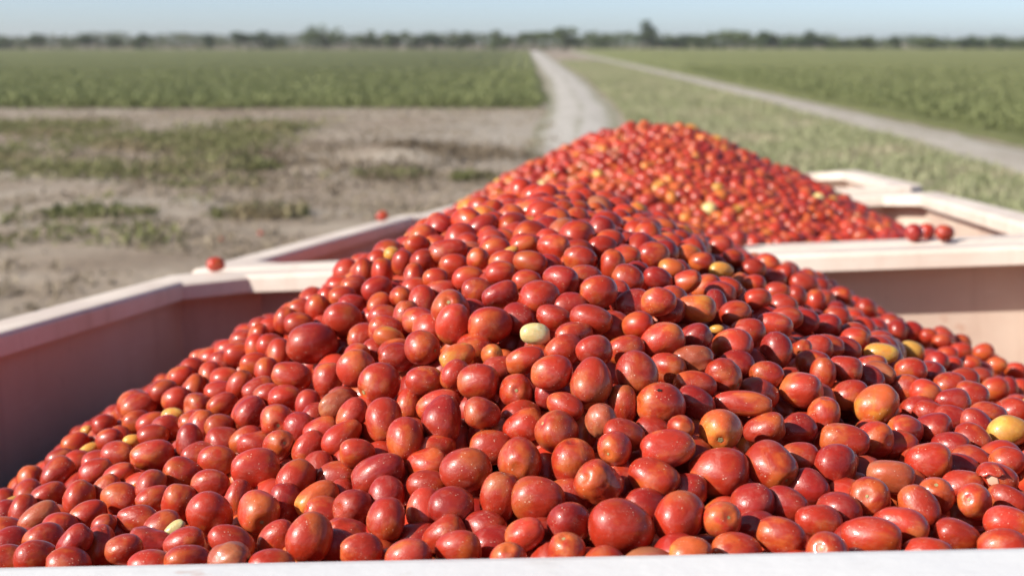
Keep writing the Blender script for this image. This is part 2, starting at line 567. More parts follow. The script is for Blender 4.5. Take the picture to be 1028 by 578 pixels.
BIN1 = (1.236, 4.336)
BIN2 = (4.80, 7.90)
BIN3 = (8.37, 11.47)
make_trailer(*BIN1, 0.0, "pinkish fiberglass harvest trailer in the foreground, heaped with tomatoes", True)
make_trailer(*BIN2, 0.0, "middle harvest trailer with cream rim, carrying the far blurred tomato heap")
make_trailer(*BIN3, 0.0, "farthest harvest trailer, only its cream right rim showing behind the heap", False, -0.025)

# ------------------------------------------------------------------ heap surfaces (height over the rim plane)
def tps_fit(P, lam=2e-4):
    P = np.array(P, float)
    n = len(P)
    d = np.linalg.norm(P[:, None, :2] - P[None, :, :2], axis=-1)
    K = np.where(d > 0, d * d * np.log(d + 1e-12), 0) + lam * np.eye(n)
    Q = np.c_[np.ones(n), P[:, :2]]
    A = np.block([[K, Q], [Q.T, np.zeros((3, 3))]])
    c = np.linalg.solve(A, np.r_[P[:, 2], np.zeros(3)])
    def H(u, v):
        u = np.asarray(u, float); v = np.asarray(v, float)
        s = u.shape
        X = np.stack([u.ravel(), v.ravel()], -1)
        dd = np.linalg.norm(X[:, None] - P[None, :, :2], axis=-1)
        Kx = np.where(dd > 0, dd * dd * np.log(dd + 1e-12), 0)
        return (Kx @ c[:n] + c[n] + X @ c[n + 1:]).reshape(s)
    return H

CTL1 = [(-.74, 1.43, -.05), (-.64, 1.39, -.04), (-.41, 1.34, -.03), (-.2, 1.33, -.03), (.03, 1.34, -.03), (.27, 1.4, -.04),
        (-.21, 1.46, -.0), (-.46, 1.52, -.02), (-.8, 1.62, -.06), (-.9, 1.96, -.05), (-1.14, 2.22, -.13), (-.98, 2.16, -.05),
        (-.8, 2.4, .07), (-.6, 2.02, .08), (-.49, 2.25, .18), (-.13, 1.63, .09), (-.15, 1.89, .17), (-.33, 2.48, .24), (-.56, 2.95, .22),
        (-.32, 3.05, .27), (-.24, 3.2, .24), (.09, 3.33, .10), (-.02, 3.22, .15), (.23, 3.14, .02), (.34, 2.95, -.03), (.29, 2.54, -.01),
        (.49, 3.07, -.09), (.5, 2.56, -.1), (.63, 2.98, -.15), (.29, 1.83, 0), (.24, 1.52, -.03), (.1, 1.76, .04), (.09, 1.6, .01),
        (-1.65, 1.3, -.30), (-1.65, 2.3, -.40), (-1.65, 3.3, -.34), (-1.65, 4.35, -.4), (1.15, 1.3, -.25), (1.15, 2.5, -.36), (1.15, 3.4, -.42),
        (1.15, 4.35, -.45), (-1.0, 3.1, .0), (-.9, 3.8, -.08), (-.4, 3.8, .06), (-.3, 4.38, -.10), (.4, 4.3, -.2), (-.9, 4.35, -.25), (.7, 3.8, -.25),
        (-.3, 1.22, -.04), (.5, 1.22, -.06), (-1.0, 1.22, -.10), (.9, 1.7, -.12)]
CTL2 = [(-.22, 6.37, .43), (-.45, 6.23, .38), (-.62, 6.1, .32), (-.76, 5.87, .25), (-.84, 5.54, .16), (-.02, 6.39, .38), (.15, 6.3, .30), (.31, 6.22, .22),
        (.46, 6.03, .13), (.67, 5.74, .0), (.25, 5.0, .0), (.49, 4.98, -.03), (-.2, 5.02, .10), (-.2, 5.65, .27), (-.2, 4.75, .02), (.8, 4.9, -.05),
        (-1.65, 4.8, -.35), (-1.65, 6.3, -.3), (-1.65, 7.9, -.4), (1.15, 4.9, -.22), (1.15, 6.3, -.3), (1.15, 7.9, -.4), (-.2, 7.2, .2), (-.2, 7.9, -.05),
        (-1.15, 5.2, -.1), (-1.15, 6.2, .02), (.7, 6.9, -.05), (-1.1, 7.2, -.1)]
H1 = tps_fit(CTL1)
H2 = tps_fit(CTL2)

def capped(H, sky, rr):
    """heap height held under the outline the heap shows against what lies behind it"""
    sx, sy = np.array([p[0] for p in sky], float), np.array([p[1] for p in sky], float)
    def G(u, v):
        u = np.asarray(u, float); v = np.asarray(v, float)
        w = H(u, v)
        for _ in range(6):
            P = uvw_to_world(np.stack([u, v, w], -1))
            x, y, d = project(P)
            lim = np.interp(x, sx, sy) + rr * (0.1 + 1.7 * vnoise(u * 13, v * 13, 61)) * FPX / d
            w = np.where((y < lim) & (d > 0.6), w - (lim - y) * d / FPX * 1.02, w)
        return np.maximum(w, -0.9)
    return G

SKY1 = [(-200, 560), (-60, 520), (4, 500), (31, 472), (48, 462), (60, 456), (76, 434), (86, 429), (105, 415), (139, 394), (165, 380), (182, 372), (201, 354), (226, 346),
        (244, 334), (264, 321), (286, 314), (302, 302), (326, 294), (340, 280), (359, 266), (377, 257), (393, 247), (412, 232), (432, 221), (448, 214), (462, 205),
        (492, 197), (520, 190), (545, 186), (575, 187), (610, 195), (640, 205), (680, 226), (720, 241), (760, 254), (800, 266), (830, 280), (845, 289), (880, 311),
        (900, 318), (935, 330), (970, 344), (990, 350), (1028, 370), (1200, 450)]
SKY2 = [(300, 300), (440, 214), (470, 203), (480, 196), (500, 184), (520, 172), (550, 155), (580, 140), (610, 128), (640, 121), (655, 119), (680, 122), (700, 129), (740, 148),
        (780, 167), (800, 172), (830, 185), (860, 203), (890, 218), (915, 228), (960, 236), (1100, 260)]
H1c = capped(H1, SKY1, 0.026)
H2c = capped(H2, SKY2, 0.026)

def world_to_uvw(P):
    q = (np.asarray(P) - np.array([0, 0, CAM_H])) @ R
    q[..., 2] += RIM_DROP
    return q

def hit_heap1(px, py):
    """distance along the view ray to the heap surface"""
    d = ray(px, py)
    d = d / (math.cos(PITCH) * d[1] - math.sin(PITCH) * d[2])
    ts = np.linspace(1.15, 4.2, 400)
    q = (d[None] * ts[:, None]) @ R
    q[:, 2] += RIM_DROP
    g = q[:, 2] - H1(q[:, 0], q[:, 1])
    below = np.nonzero(g < 0)[0]
    if len(below) == 0:
        i = int(np.argmin(g))
        return ts[i], d
    i = below[0]
    if i == 0: return ts[0], d
    t = ts[i - 1] + (ts[i] - ts[i - 1]) * g[i - 1] / (g[i - 1] - g[i])
    return t, d

# ------------------------------------------------------------------ the tomatoes one can pick out
# per block: origin and scale, then "x y long short angle colour [stem x y]" seen from the camera
# r red, d deep crimson and reds darkened where shade falls on them, o orange, y yellow, p pale greenish, b dull brown-orange, m red with orange side; w wrinkled, k split
BLOCKS = [
 (0, 462, 4.98, """155 100 100 90 90 r;285 65 190 150 45 r;400 10 70 60 0 o;480 55 140 110 30 m;595 75 190 125 30 r;530 155 140 100 60 o;600 195 140 130 0 r;
755 125 175 150 50 r;915 65 150 140 0 r;775 195 170 120 20 r;890 215 155 140 80 r;60 210 100 60 30 y;140 180 110 100 90 r;240 180 160 120 20 r;395 185 200 165 60 r;
35 275 100 100 0 d;120 260 100 80 90 r;200 290 230 160 30 b;35 340 100 60 0 r;440 275 190 120 20 r;520 325 140 110 40 r 568 282;695 300 230 145 -10 r;815 340 130 110 30 r;
865 350 150 70 45 p;60 420 160 150 0 d;305 340 90 80 0 r;225 400 130 110 20 r;370 410 220 150 50 d;185 470 180 110 0 r;560 360 90 80 0 m;500 430 130 100 90 rw;620 435 200 150 0 r;
755 425 110 100 0 bw;920 410 230 140 15 r;940 480 200 90 0 r;755 505 140 50 0 r;40 500 80 50 0 r;340 510 90 50 0 r"""),
 (206, 462, 4.98, """455 95 230 190 55 r;570 50 130 110 90 r;660 80 100 90 0 r;720 30 140 110 90 o;165 195 180 110 80 r;265 255 240 210 -50 m 285 310;400 220 150 110 90 d;
560 190 250 140 30 o;605 270 170 130 -15 r;690 190 130 90 90 r;745 240 150 150 0 d;905 185 150 125 70 o;910 300 225 200 90 r;130 410 260 160 -30 r;120 470 230 120 0 bw;
360 390 190 110 45 m;330 490 200 75 0 b;520 390 245 235 70 r;705 355 150 80 0 rw;780 440 230 160 0 r;660 440 70 60 0 d"""),
 (412, 462, 4.98, """85 120 140 100 0 r;75 245 230 190 90 m;205 230 235 205 0 d;445 190 290 190 75 r;635 195 270 240 0 r;800 310 220 210 0 d;50 385 90 50 0 d;165 370 180 110 30 r;
240 425 245 165 0 r;370 350 140 130 0 d;420 420 110 110 0 d;570 370 220 170 25 m;490 465 220 115 0 m 490 445;780 440 230 150 0 m 765 385;800 180 110 90 0 r"""),
 (618, 462, 4.98, """30 120 130 100 90 d;150 240 110 100 0 d;320 290 265 250 45 r;350 130 160 90 0 d;530 300 200 200 0 m 568 283;685 220 180 180 0 d;850 220 200 150 -20 d;960 140 150 130 -20 d;
690 345 120 100 0 d;830 380 270 190 -20 r;375 445 225 140 0 o;605 435 215 130 0 r"""),
 (822, 462, 4.98, """360 75 260 170 -15 b;265 185 220 210 0 r 240 178;100 250 200 170 -20 d;580 180 220 180 -50 r 590 118;505 230 250 180 -40 r;420 320 270 180 -25 m;265 385 320 150 -5 r;
720 110 160 90 0 r;775 205 195 170 90 m 750 195;890 90 220 170 -30 rk;945 205 160 100 -20 r;960 320 280 160 -20 m;690 375 215 150 -20 r;545 440 180 70 0 r;915 415 180 90 0 r;690 50 100 80 0 d"""),
 (0, 0, 1, """153 457 46 28 10 m;212 485 42 33 0 r;211 516 46 44 -45 r;257 470 52 42 0 m;380 477 62 42 20 d;410 553 49 26 0 m;430 467 26 24 0 r;468 471 55 47 10 r;522 463 50 42 0 r 519 469;
575 466 50 46 90 r;603 485 54 42 -20 rw 588 480;624 530 63 61 0 r;656 480 52 45 -30 r;721 475 64 54 0 r;774 467 62 45 -40 r 789 482;803 458 38 32 0 r;838 468 48 42 -50 d 830 489;
848 442 52 34 -10 r;822 523 42 30 -10 r;832 548 51 26 0 r 824 550;932 458 50 30 0 r;974 462 32 26 -20 m;1011 459 38 24 0 r;407 441 44 40 90 r;425 382 40 32 0 r;424 350 42 34 0 r 438 352;
459 358 40 26 25 o;596 352 37 34 0 r;566 352 30 24 20 r;617 450 38 34 60 m 610 456;626 436 46 32 -20 r;670 451 60 34 5 m;780 352 36 34 90 d;735 346 44 36 0 m;806 350 20 20 0 r 808 350;817 366 28 24 0 r;
665 341 47 38 20 m;698 338 32 30 0 d;827 417 38 34 80 r;438 450 40 27 10 r;411 407 22 14 90 o;218 459 26 14 0 r;313 345 52 46 0 d;345 321 42 36 -20 r;885 355 36 24 -5 y;915 353 28 23 -30 y;
1012 433 44 34 5 y;840 464 26 20 0 r"""),
 (0, 346, 4.98, """380 495 130 110 20 r;435 430 60 60 0 y;525 400 140 115 10 r;440 530 130 70 30 y;545 475 140 120 20 r;300 570 120 80 20 r;690 310 200 130 20 r;820 235 160 130 20 r;690 390 110 90 0 r;
760 395 110 80 20 r;765 455 120 80 10 r;865 355 130 90 0 y;840 415 90 80 0 r;660 480 100 70 0 y;600 480 70 60 90 r;945 475 165 145 90 d;905 165 80 80 0 r;970 120 70 70 0 r;970 220 120 100 70 r;
1010 70 80 70 0 r;880 275 90 80 0 r;1000 310 90 90 0 r;975 380 90 60 0 r;1000 555 90 60 0 r;590 545 100 70 0 r;490 570 110 50 0 r;1010 410 60 50 90 r"""),
 (206, 346, 4.98, """30 70 70 70 0 r;95 90 100 90 0 o;170 30 130 70 0 r;25 160 100 80 90 r;100 165 110 80 0 r;75 240 120 100 0 d;175 205 140 110 70 m;250 95 120 90 0 r;310 140 100 90 90 r;260 20 70 60 90 o;
370 40 110 90 90 r;270 225 120 90 20 r;320 260 90 80 0 r;435 155 220 160 -15 r;400 265 120 100 0 o;610 175 130 115 90 r;750 115 210 180 60 m 815 60;870 195 250 200 -5 r 785 242;955 65 150 120 0 m;
870 20 110 60 0 o;515 300 170 140 80 d;655 300 200 140 35 bw;360 380 190 160 -20 r 365 405;225 340 180 150 50 d;75 410 150 140 0 r;85 300 110 70 20 m;90 490 110 110 0 r;205 480 160 140 20 r;
370 500 180 150 -30 r 395 490;255 505 70 60 0 o;470 430 120 100 90 d;545 385 100 80 90 o;580 430 130 90 20 r;520 520 140 120 50 m;735 350 180 150 50 r;685 460 250 165 40 r;895 380 220 200 90 r;760 530 190 130 0 r"""),
 (412, 346, 4.98, """225 150 170 150 60 r;340 185 195 190 0 r;410 50 140 105 20 o 435 40;455 125 120 90 0 r;575 75 210 130 15 r;705 125 230 160 0 r;905 185 235 215 90 r;165 370 220 205 80 d;140 300 240 150 20 m;
360 345 185 165 0 r;530 230 205 165 0 r 530 228;715 240 120 75 0 o;555 345 200 130 10 r;565 410 150 130 20 r;775 310 210 130 -20 r;735 430 240 205 20 r 655 390;985 270 90 70 0 o;950 380 185 160 80 bw;
405 510 120 100 0 r;450 455 80 80 0 o;385 460 80 60 0 d;325 20 90 50 0 r"""),
 (618, 346, 4.98, """105 140 250 205 -60 r;260 120 150 130 -20 r;385 75 230 120 -5 bw;540 160 230 140 -20 rw 615 200;605 105 130 110 0 m;395 200 230 140 -15 r;755 150 175 150 0 r;930 230 200 195 0 m;
230 300 235 225 0 r;400 295 160 130 -35 d;640 290 310 130 -5 m;35 300 140 100 90 m;20 340 70 60 90 b;330 415 150 130 0 r 355 410;520 425 240 205 -40 o 525 480;745 420 185 140 10 r;195 440 120 80 -20 r;
905 400 150 80 0 d;720 250 130 120 0 r"""),
 (822, 346, 4.98, """130 120 180 145 -20 r;20 150 170 110 90 r;250 170 150 100 -30 d;305 140 180 120 -20 b;260 90 130 60 0 b;460 130 140 120 0 r;590 90 120 120 0 d;160 250 140 120 20 r;290 300 235 210 40 o;
430 225 100 80 0 b;535 240 160 140 -20 m;650 205 90 80 0 o;665 290 120 110 0 o;765 250 150 130 -20 r;500 320 120 80 0 d;430 430 220 120 -10 m 362 420;570 420 160 150 0 d;560 350 120 70 -20 r;
665 370 140 80 -20 d;270 480 150 150 0 b;395 510 100 80 0 r;765 470 160 130 -20 r;845 345 150 100 0 r;965 320 110 60 0 r;785 400 100 90 -40 d;800 160 100 80 0 r;820 35 120 90 0 r;890 100 110 90 0 o;
760 95 110 90 0 r;980 130 80 60 0 r;945 220 130 110 80 d;1005 230 100 50 90 r;670 120 70 60 90 o;720 170 90 60 0 r;640 40 120 70 0 r;710 30 80 60 0 r;560 150 60 60 0 d;660 500 130 80 0 d;880 220 60 60 0 b"""),
 (822, 290, 4.98, """110 20 120 70 0 r;25 50 80 80 0 o;90 140 140 110 -10 r;240 100 110 110 0 r;180 250 150 130 0 r;40 190 120 120 0 d;40 290 130 100 0 r;360 170 110 100 -20 r;395 212 70 60 90 o;
465 210 60 60 0 o;550 230 100 70 0 r;615 265 110 90 0 r;710 270 80 80 0 r;130 300 110 80 -20 d"""),
 (206, 240, 4.98, """935 75 80 80 0 y;985 120 140 110 70 r;860 120 80 70 90 r;790 160 100 80 90 r;885 165 110 90 90 r;670 235 100 70 10 r;745 240 80 70 0 r;690 285 120 90 0 r;610 310 90 70 90 r;560 345 90 80 90 r;
480 350 110 80 0 o;860 250 170 130 20 d;870 330 140 120 60 r;980 290 150 110 90 r 1000 300;400 410 110 90 90 r;470 420 110 80 0 r;340 440 80 60 0 r;285 440 80 60 0 r;190 510 110 90 0 r;270 490 110 100 90 r;
330 535 110 90 0 r;795 490 115 110 0 r;920 490 170 120 -15 o;760 560 150 80 0 m 800 570;900 390 100 70 0 r;900 430 130 60 0 r;1005 390 100 80 90 r;950 560 130 70 20 o;740 330 110 80 0 d;380 560 90 60 0 r;170 560 70 60 0 r;115 555 70 60 0 r"""),
 (412, 240, 4.98, """30 30 120 110 0 r;190 60 200 130 15 r;70 115 120 115 0 r;220 130 120 100 0 r;130 195 150 110 0 r;340 100 140 115 30 r 320 90;430 45 110 70 0 r;290 195 150 110 20 r;450 170 165 125 10 r;
470 95 130 60 0 r;600 115 190 100 -10 r;580 205 160 110 0 r;570 30 150 70 20 m;500 60 90 45 20 y;715 40 180 130 -10 mw;850 100 180 140 -10 r;750 205 175 160 -20 d;870 180 130 80 0 o;960 40 130 100 0 m;
1010 130 140 120 90 r;940 265 200 175 0 r;450 280 200 140 15 d;645 300 195 190 0 r;340 260 80 60 0 r;60 310 100 90 90 r;200 330 230 145 0 r 190 312;150 260 100 60 0 r;215 430 195 180 90 m;
400 430 240 195 0 r;625 475 165 115 0 p;720 390 180 120 -10 r;905 400 240 150 -10 r;820 480 210 120 10 r;45 410 110 100 0 r;100 450 80 80 0 o;545 400 90 90 0 d;800 330 110 80 0 d;300 360 80 50 0 o;
325 545 70 70 0 r;20 190 80 60 90 r;30 260 80 70 0 r"""),
 (618, 240, 4.98, """190 80 180 140 0 r;280 150 150 110 -10 o;215 200 120 70 -20 d;50 90 110 90 0 r;60 200 140 120 -30 r;365 60 150 80 0 o;430 105 140 90 0 r;525 30 140 100 0 r;590 100 90 80 0 r;
355 215 170 120 25 r;525 160 130 90 0 y;215 285 190 100 0 m;260 350 160 130 -20 d;405 345 200 150 -15 o;110 430 170 140 10 r;95 325 110 90 0 d;15 290 150 70 90 d;600 370 170 140 20 r;505 450 80 50 0 y;
660 460 120 80 0 o;795 430 200 130 -10 m;710 300 150 120 0 r;560 240 130 80 -20 o;450 245 60 60 0 r;690 150 130 110 0 r;760 120 130 100 -10 m;690 215 130 80 0 r;810 260 110 80 0 r;940 220 160 110 -15 r;
840 325 110 70 0 r;905 290 90 80 90 r;945 410 140 100 -20 b;860 390 100 70 0 r;1000 310 70 60 90 o;840 170 90 80 0 o;790 200 90 70 0 r;500 340 90 70 90 d;520 270 90 60 0 d;1000 540 80 60 0 r;370 570 170 70 0 r;50 540 120 70 0 o"""),
]

COL = {  # skin, blush (linear)
 'r': ((0.365, 0.026, 0.009), (0.44, 0.080, 0.017)),
 'd': ((0.295, 0.016, 0.009), (0.35, 0.034, 0.012)),
 'o': ((0.50, 0.090, 0.020), (0.58, 0.20, 0.032)),
 'y': ((0.58, 0.25, 0.040), (0.62, 0.36, 0.07)),
 'p': ((0.60, 0.50, 0.20), (0.62, 0.56, 0.30)),
 'b': ((0.36, 0.070, 0.026), (0.40, 0.125, 0.050)),
 'm': ((0.45, 0.038, 0.017), (0.53, 0.115, 0.025)),
}
pins = []      # dict: px, py, L, S (px), ang, code, wrinkled, split, stem, t, d
for ox, oy, sc, txt in BLOCKS:
    for ent in txt.replace("\n", "").split(";"):
        f = ent.split()
        if not f: continue
        x, y, L, S, a = (float(v) for v in f[:5])
        p = dict(px=ox + x / sc, py=oy + y / sc, L=L / sc, S=S / sc, ang=math.radians(a), code=f[5][0],
                 wr='w' in f[5], split='k' in f[5], stem=None)
        if len(f) == 8:
            p['stem'] = (ox + float(f[6]) / sc, oy + float(f[7]) / sc)
        pins.append(p)
for p in pins:
    # only the top of these shows over the ones in front: give them their full height
    if p['ang'] == 0 and p['L'] / p['S'] > 1.32 and p['code'] not in 'yp' and p['L'] < 62:
        s_new = p['L'] / 1.22
        p['py'] += (s_new - p['S']) / 2
        p['S'] = s_new
for p in pins:
    p['t'], p['d'] = hit_heap1(p['px'], p['py'])
    if p['L'] / p['S'] > 1.5 and p['code'] not in 'yp' and p['L'] / p['S'] < 2.2:
        p['S'] = p['L'] / 1.5
    size = (p['L'] + p['S']) / 2 * p['t'] / FPX
    if size < 0.0385 and p['code'] not in 'yp' and not p['stem']:
        # a sliver of a fruit that sits deeper between its neighbours
        k = 0.044 / size
        p['L'] *= k; p['S'] *= k
        p['L'] = min(p['L'], p['S'] * 1.3)
        p['t'] += (0.044 - size) * 1.3 + 0.018
        p['deep'] = True
        if p['code'] in 'obm': p['code'] = 'r' if p['px'] % 2 < 1.3 else 'd'
    elif p['L'] / p['S'] > 1.2:
        p['L'] *= 0.95
    p['L'] *= 0.965; p['S'] *= 0.965
    p['t0'] = p['t']
# let neighbours that overlap in the view slide apart along their own sight lines
for it in range(60):
    P = np.array([p['d'] * p['t'] for p in pins])
    rad = np.array([(p['L'] + p['S']) / 4 * p['t'] / FPX for p in pins])
    mv = np.zeros(len(pins))
    D = np.linalg.norm(P[:, None] - P[None], axis=-1)
    lim = (rad[:, None] + rad[None]) * 0.86
    ii, jj = np.nonzero(np.triu(D < lim, 1))
    for i, j in zip(ii, jj):
        ov = lim[i, j] - D[i, j]
        s = 1.0 if pins[i]['t'] > pins[j]['t'] else -1.0
        mv[i] += s * ov * 0.3
        mv[j] -= s * ov * 0.3
    for k, p in enumerate(pins):
        p['t'] = min(max(p['t'] + max(-.012, min(.012, mv[k])), p['t0'] - (0.0 if p.get('deep') else 0.03)), p['t0'] + 0.07)

camR = np.array(cam.rotation_euler.to_matrix())        # columns: right, up, back
def axis_rot(zaxis, roll):
    z = Vector(zaxis).normalized()
    q = Vector((0, 0, 1)).rotation_difference(z)
    return (q.to_matrix() @ Matrix.Rotation(roll, 3, 'Z'))

# ------------------------------------------------------------------ tomato shapes
def tomato_shape(seed, nth, nph, kind="oval", dimple=True):
    r = random.Random(seed)
    ph0, ph1, ph2 = (r.uniform(0, 6.28) for _ in range(3))
    taper = r.uniform(-0.12, 0.16)
    block = r.uniform(0.76, 0.98)
    ribs = r.choice([0.0, 0.012, 0.02]); nr = r.choice([3, 4, 5])
    LUMP = [(r.uniform(-3.2, 3.2), r.uniform(-3.2, 3.2), r.uniform(-3.2, 3.2), r.uniform(0, 6.28), r.uniform(0.015, 0.042)) for _ in range(4)]
    WK = [(r.randint(1, 4) + 0.0, r.uniform(-7, 7), r.uniform(0, 6.28), r.uniform(0.02, 0.05)) for _ in range(5)]
    V = []
    for i in range(nth + 1):
        th = math.pi * i / nth
        s, c = math.sin(th), math.cos(th)
        for j in range(nph):
            if i in (0, nth) and j: break
            ph = 2 * math.pi * j / nph
            rr = (s ** block if s > 1e-6 else 0.0)
            z = c
            rr *= 1 + taper * c * 1.0
            rr *= 1 + ribs * math.cos(nr * ph + ph0) * (0.5 + 0.5 * c) + 0.03 * math.cos(2 * ph + ph1) + 0.018 * math.sin(3 * ph + 2.2 * c + ph2)
            z += 0.025 * math.cos(ph + ph1) * s
            if kind == "pear":
                rr *= 0.84 + 0.18 * (1 / (1 + math.exp(5.0 * (c - 0.05))))
            if kind == "lobed":
                rr *= 1 - 0.13 * math.exp(-((c - 0.08) / 0.2) ** 2)
            if kind == "wrinkled":
                q = 0.0
                for (ka, kb, kp, am) in WK:
                    q += am * (abs(math.sin(ka * ph + kb * c + kp + 1.3 * math.sin(2.3 * c + ph + ph1))) - 0.6)
                rr *= 1 + q * min(1.0, 1.6 * s)
                z += 0.03 * math.sin(3 * ph + ph2 + 4 * c) * s
            x, y = rr * math.cos(ph), rr * math.sin(ph)
            dd_ = 0.0
            for (ax_, ay_, az_, ap_, aa_) in (LUMP if kind != 'lobed' else ()):
                dd_ += aa_ * math.cos(ax_ * x + ay_ * y + az_ * z + ap_)
            x *= 1 + dd_; y *= 1 + dd_; z *= 1 + dd_ * 0.6
            if dimple:
                if c > 0: z -= 0.16 * math.exp(-(rr / 0.20) ** 2)
                else: z += 0.05 * math.exp(-(rr / 0.14) ** 2)
            V.append((x, y, z))
    F = []
    def id(i, j):
        if i == 0: return 0
        if i == nth: return 1 + (nth - 1) * nph
        return 1 + (i - 1) * nph + j % nph
    for i in range(nth):
        for j in range(nph):
            a, b, c_, d = id(i, j), id(i, j + 1), id(i + 1, j + 1), id(i + 1, j)
            if i == 0: F.append((a, d, c_))
            elif i == nth - 1: F.append((a, d, b))
            else: F.append((a, d, c_, b))
    return V, F

def shape_mesh(name, V, F):
    me = bpy.data.meshes.new(name)
    me.from_pydata(V, [], F)
    me.polygons.foreach_set("use_smooth", [True] * len(me.polygons))
    me.materials.append(M_tom)
    me.update()
    return me

OVALS = [shape_mesh("tomato", *tomato_shape(k, 18, 26)) for k in range(24)]
PEARS = [shape_mesh("tomato", *tomato_shape(40 + k, 18, 24, "pear")) for k in range(3)]
LOBED = [shape_mesh("tomato", *tomato_shape(60 + k, 18, 24, "lobed")) for k in range(2)]
WRINK = [shape_mesh("tomato", *tomato_shape(80 + k, 22, 40, "wrinkled")) for k in range(3)]

def scar_mesh():
    V = [(0, 0, 0.875)]
    F = []
    n = 14
    for ring, (q, z) in enumerate(((0.045, 0.880), (0.085, 0.888), (0.11, 0.878))):
        for j in range(n):
            a = 2 * math.pi * j / n
            w = q * (1 + 0.22 * math.cos(5 * a) * (ring > 0))
            V.append((w * math.cos(a), w * math.sin(a), z))
    for j in range(n):
        F.append((0, 1 + j, 1 + (j + 1) % n))
        for ring in range(2):
            a = 1 + ring * n
            F.append((a + j, a + n + j, a + n + (j + 1) % n, a + (j + 1) % n))
    me = bpy.data.meshes.new("stem_scar")
    me.from_pydata(V, [], F)
    me.polygons.foreach_set("use_smooth", [True] * len(me.polygons))
    me.materials.append(M_scar)
    return me
SCAR = scar_mesh()

def vary(c, r, k=0.10):
    f = 1 + r.uniform(-k, k)
    return [min(0.9, max(0.004, v * f * (1 + r.uniform(-0.05, 0.05)))) for v in c]

def pin_pose(p, r):
    """world centre, axes and half sizes of a picked-out tomato"""
    t = p['t']
    pos = p['d'] * t + np.array([0, 0, CAM_H])
    L = p['L'] * t / FPX / 2
    S = p['S'] * t / FPX / 2
    view = -p['d'] / np.linalg.norm(p['d'])               # towards the camera
    right = camR[:, 0]
    up = np.cross(view, right); up /= np.linalg.norm(up)
    right = np.cross(up, view)
    if p['stem']:
        m = (p['L'] + p['S']) / 4
        dx, dy = (p['stem'][0] - p['px']) / m, -(p['stem'][1] - p['py']) / m
        q = math.hypot(dx, dy)
        if q > 0.93: dx, dy = dx / q * 0.93, dy / q * 0.93
        zc = math.sqrt(max(0.02, 1 - dx * dx - dy * dy))
        ax = right * dx + up * dy + view * zc
        b = (S + L) / 2
        k = 1.04 if p['L'] / p['S'] < 1.2 else 1.12
        L2, S2 = b * k, (S + L) / 2 * (1.0 if p['L'] / p['S'] < 1.2 else 0.94)
    else:
        ca, sa = math.cos(p['ang']), math.sin(p['ang'])
        flip = r.choice((-1, 1))
        ratio = p['L'] / p['S']
        tilt = r.uniform(-0.35, 0.35) if ratio > 1.1 else r.choice((-1, 1)) * r.uniform(0.2, 0.7)
        ax = (right * ca + up * sa) * flip * math.cos(tilt) + view * math.sin(tilt) * -1
        L2, S2 = L * (1.04 if ratio > 1.1 else 1.12), S
    return pos, ax / np.linalg.norm(ax), L2, S2

# ------------------------------------------------------------------ which ones become things of their own, and their labels
LANDMARKS = [   # place in the photograph, short name, own label
 (624, 530, "biggest round tomato at the white rim", "biggest round red dusty tomato, resting against the white near rim"),
 (537, 335, "pale yellow tomato", "small pale yellow tomato lying alone among reds mid-heap"),
 (313, 345, "big dark tomato on the left shoulder", "big round dark red tomato standing out on heap's left shoulder"),
 (885, 355, "bright yellow tomato", "bright yellow oval tomato on the right slope"),
 (1012, 433, "yellow-orange tomato at the right edge", "large yellow-orange tomato cut by the photo's right edge"),
 (174, 532, "whitish tomato", "slim whitish green tomato near the white rim, lower left"),
 (880, 406, "plump orange tomato", "plump glossy orange tomato on the lower right slope"),
 (1001, 480, "split tomato", "red tomato with its skin split and peeling, lower right"),
 (664, 406, "tomato with a dark hole", "round red tomato with a small dark hole near its top"),
 (722, 431, "orange tomato with sunken stem end", "orange-red tomato with deeply sunken stem end, right of centre"),
 (721, 475, "broad glossy red tomato", "broad glossy red tomato, widest of the lower right centre"),
 (259, 513, "tomato with green stem scar", "orange-red tomato showing a green stem scar, lower left"),
 (380, 477, "long crimson tomato", "long deep crimson tomato lying tilted left of centre"),
 (318, 500, "half-yellow tomato", "long tomato with yellow-orange upper half, lower left"),
 (603, 422, "wrinkled brownish tomato", "wrinkled brownish orange tomato in the middle of the heap"),
 (699, 309, "glossy orange-brown tomato", "glossy orange-brown oval tomato on the upper right of heap"),
 (693, 551, "yellow-orange tomato at the white rim", "yellow-orange tomato just behind the white near rim"),
 (492, 326, "big two-tone tomato", "big oval red tomato with orange underside, upper middle"),
 (394, 255, "yellow tomato on the skyline", "small yellow-orange tomato on the heap's left skyline"),
 (556, 248, "wrinkled pale-topped tomato", "wrinkled tomato with pale orange top just below the crest"),
 (735, 346, "blotched tomato", "red and orange blotched round tomato right of centre"),
 (723, 272, "orange-yellow tomato near the right crest", "dull orange-yellow tomato near the right crest of heap"),
 (225, 364, "orange tomato on the left slope", "small orange tomato high on the left slope"),
 (978, 503, "tomato with pale star scar", "orange-red tomato with pale star-shaped scar, lower right"),
 (153, 457, "long orange-red tomato on the left slope", "long orange-red tomato lying across the left slope"),
 (174, 417, "yellowish tomato high on the left slope", "dull yellowish tomato high on the left slope edge"),
 (88, 452, "slim yellow tomato", "slim yellow tomato near the left foot of heap"),
 (447, 420, "large crimson tomato left of centre", "large crimson tomato in front of an orange one, left of centre"),
 (537, 501, "dusty round red tomato", "dusty round red tomato with white marks, lower centre"),
 (310, 540, "smooth round tomato at the white rim", "smooth round red tomato standing behind white rim, lower left"),
]
for lm in LANDMARKS:
    best = min((p for p in pins if 'lm' not in p), key=lambda p: math.hypot(p['px'] - lm[0], p['py'] - lm[1]))
    best['lm'] = lm
N_NAMED = 286
order = sorted(pins, key=lambda p: -(p['L'] * p['S'] + (1e6 if 'lm' in p else 0)))
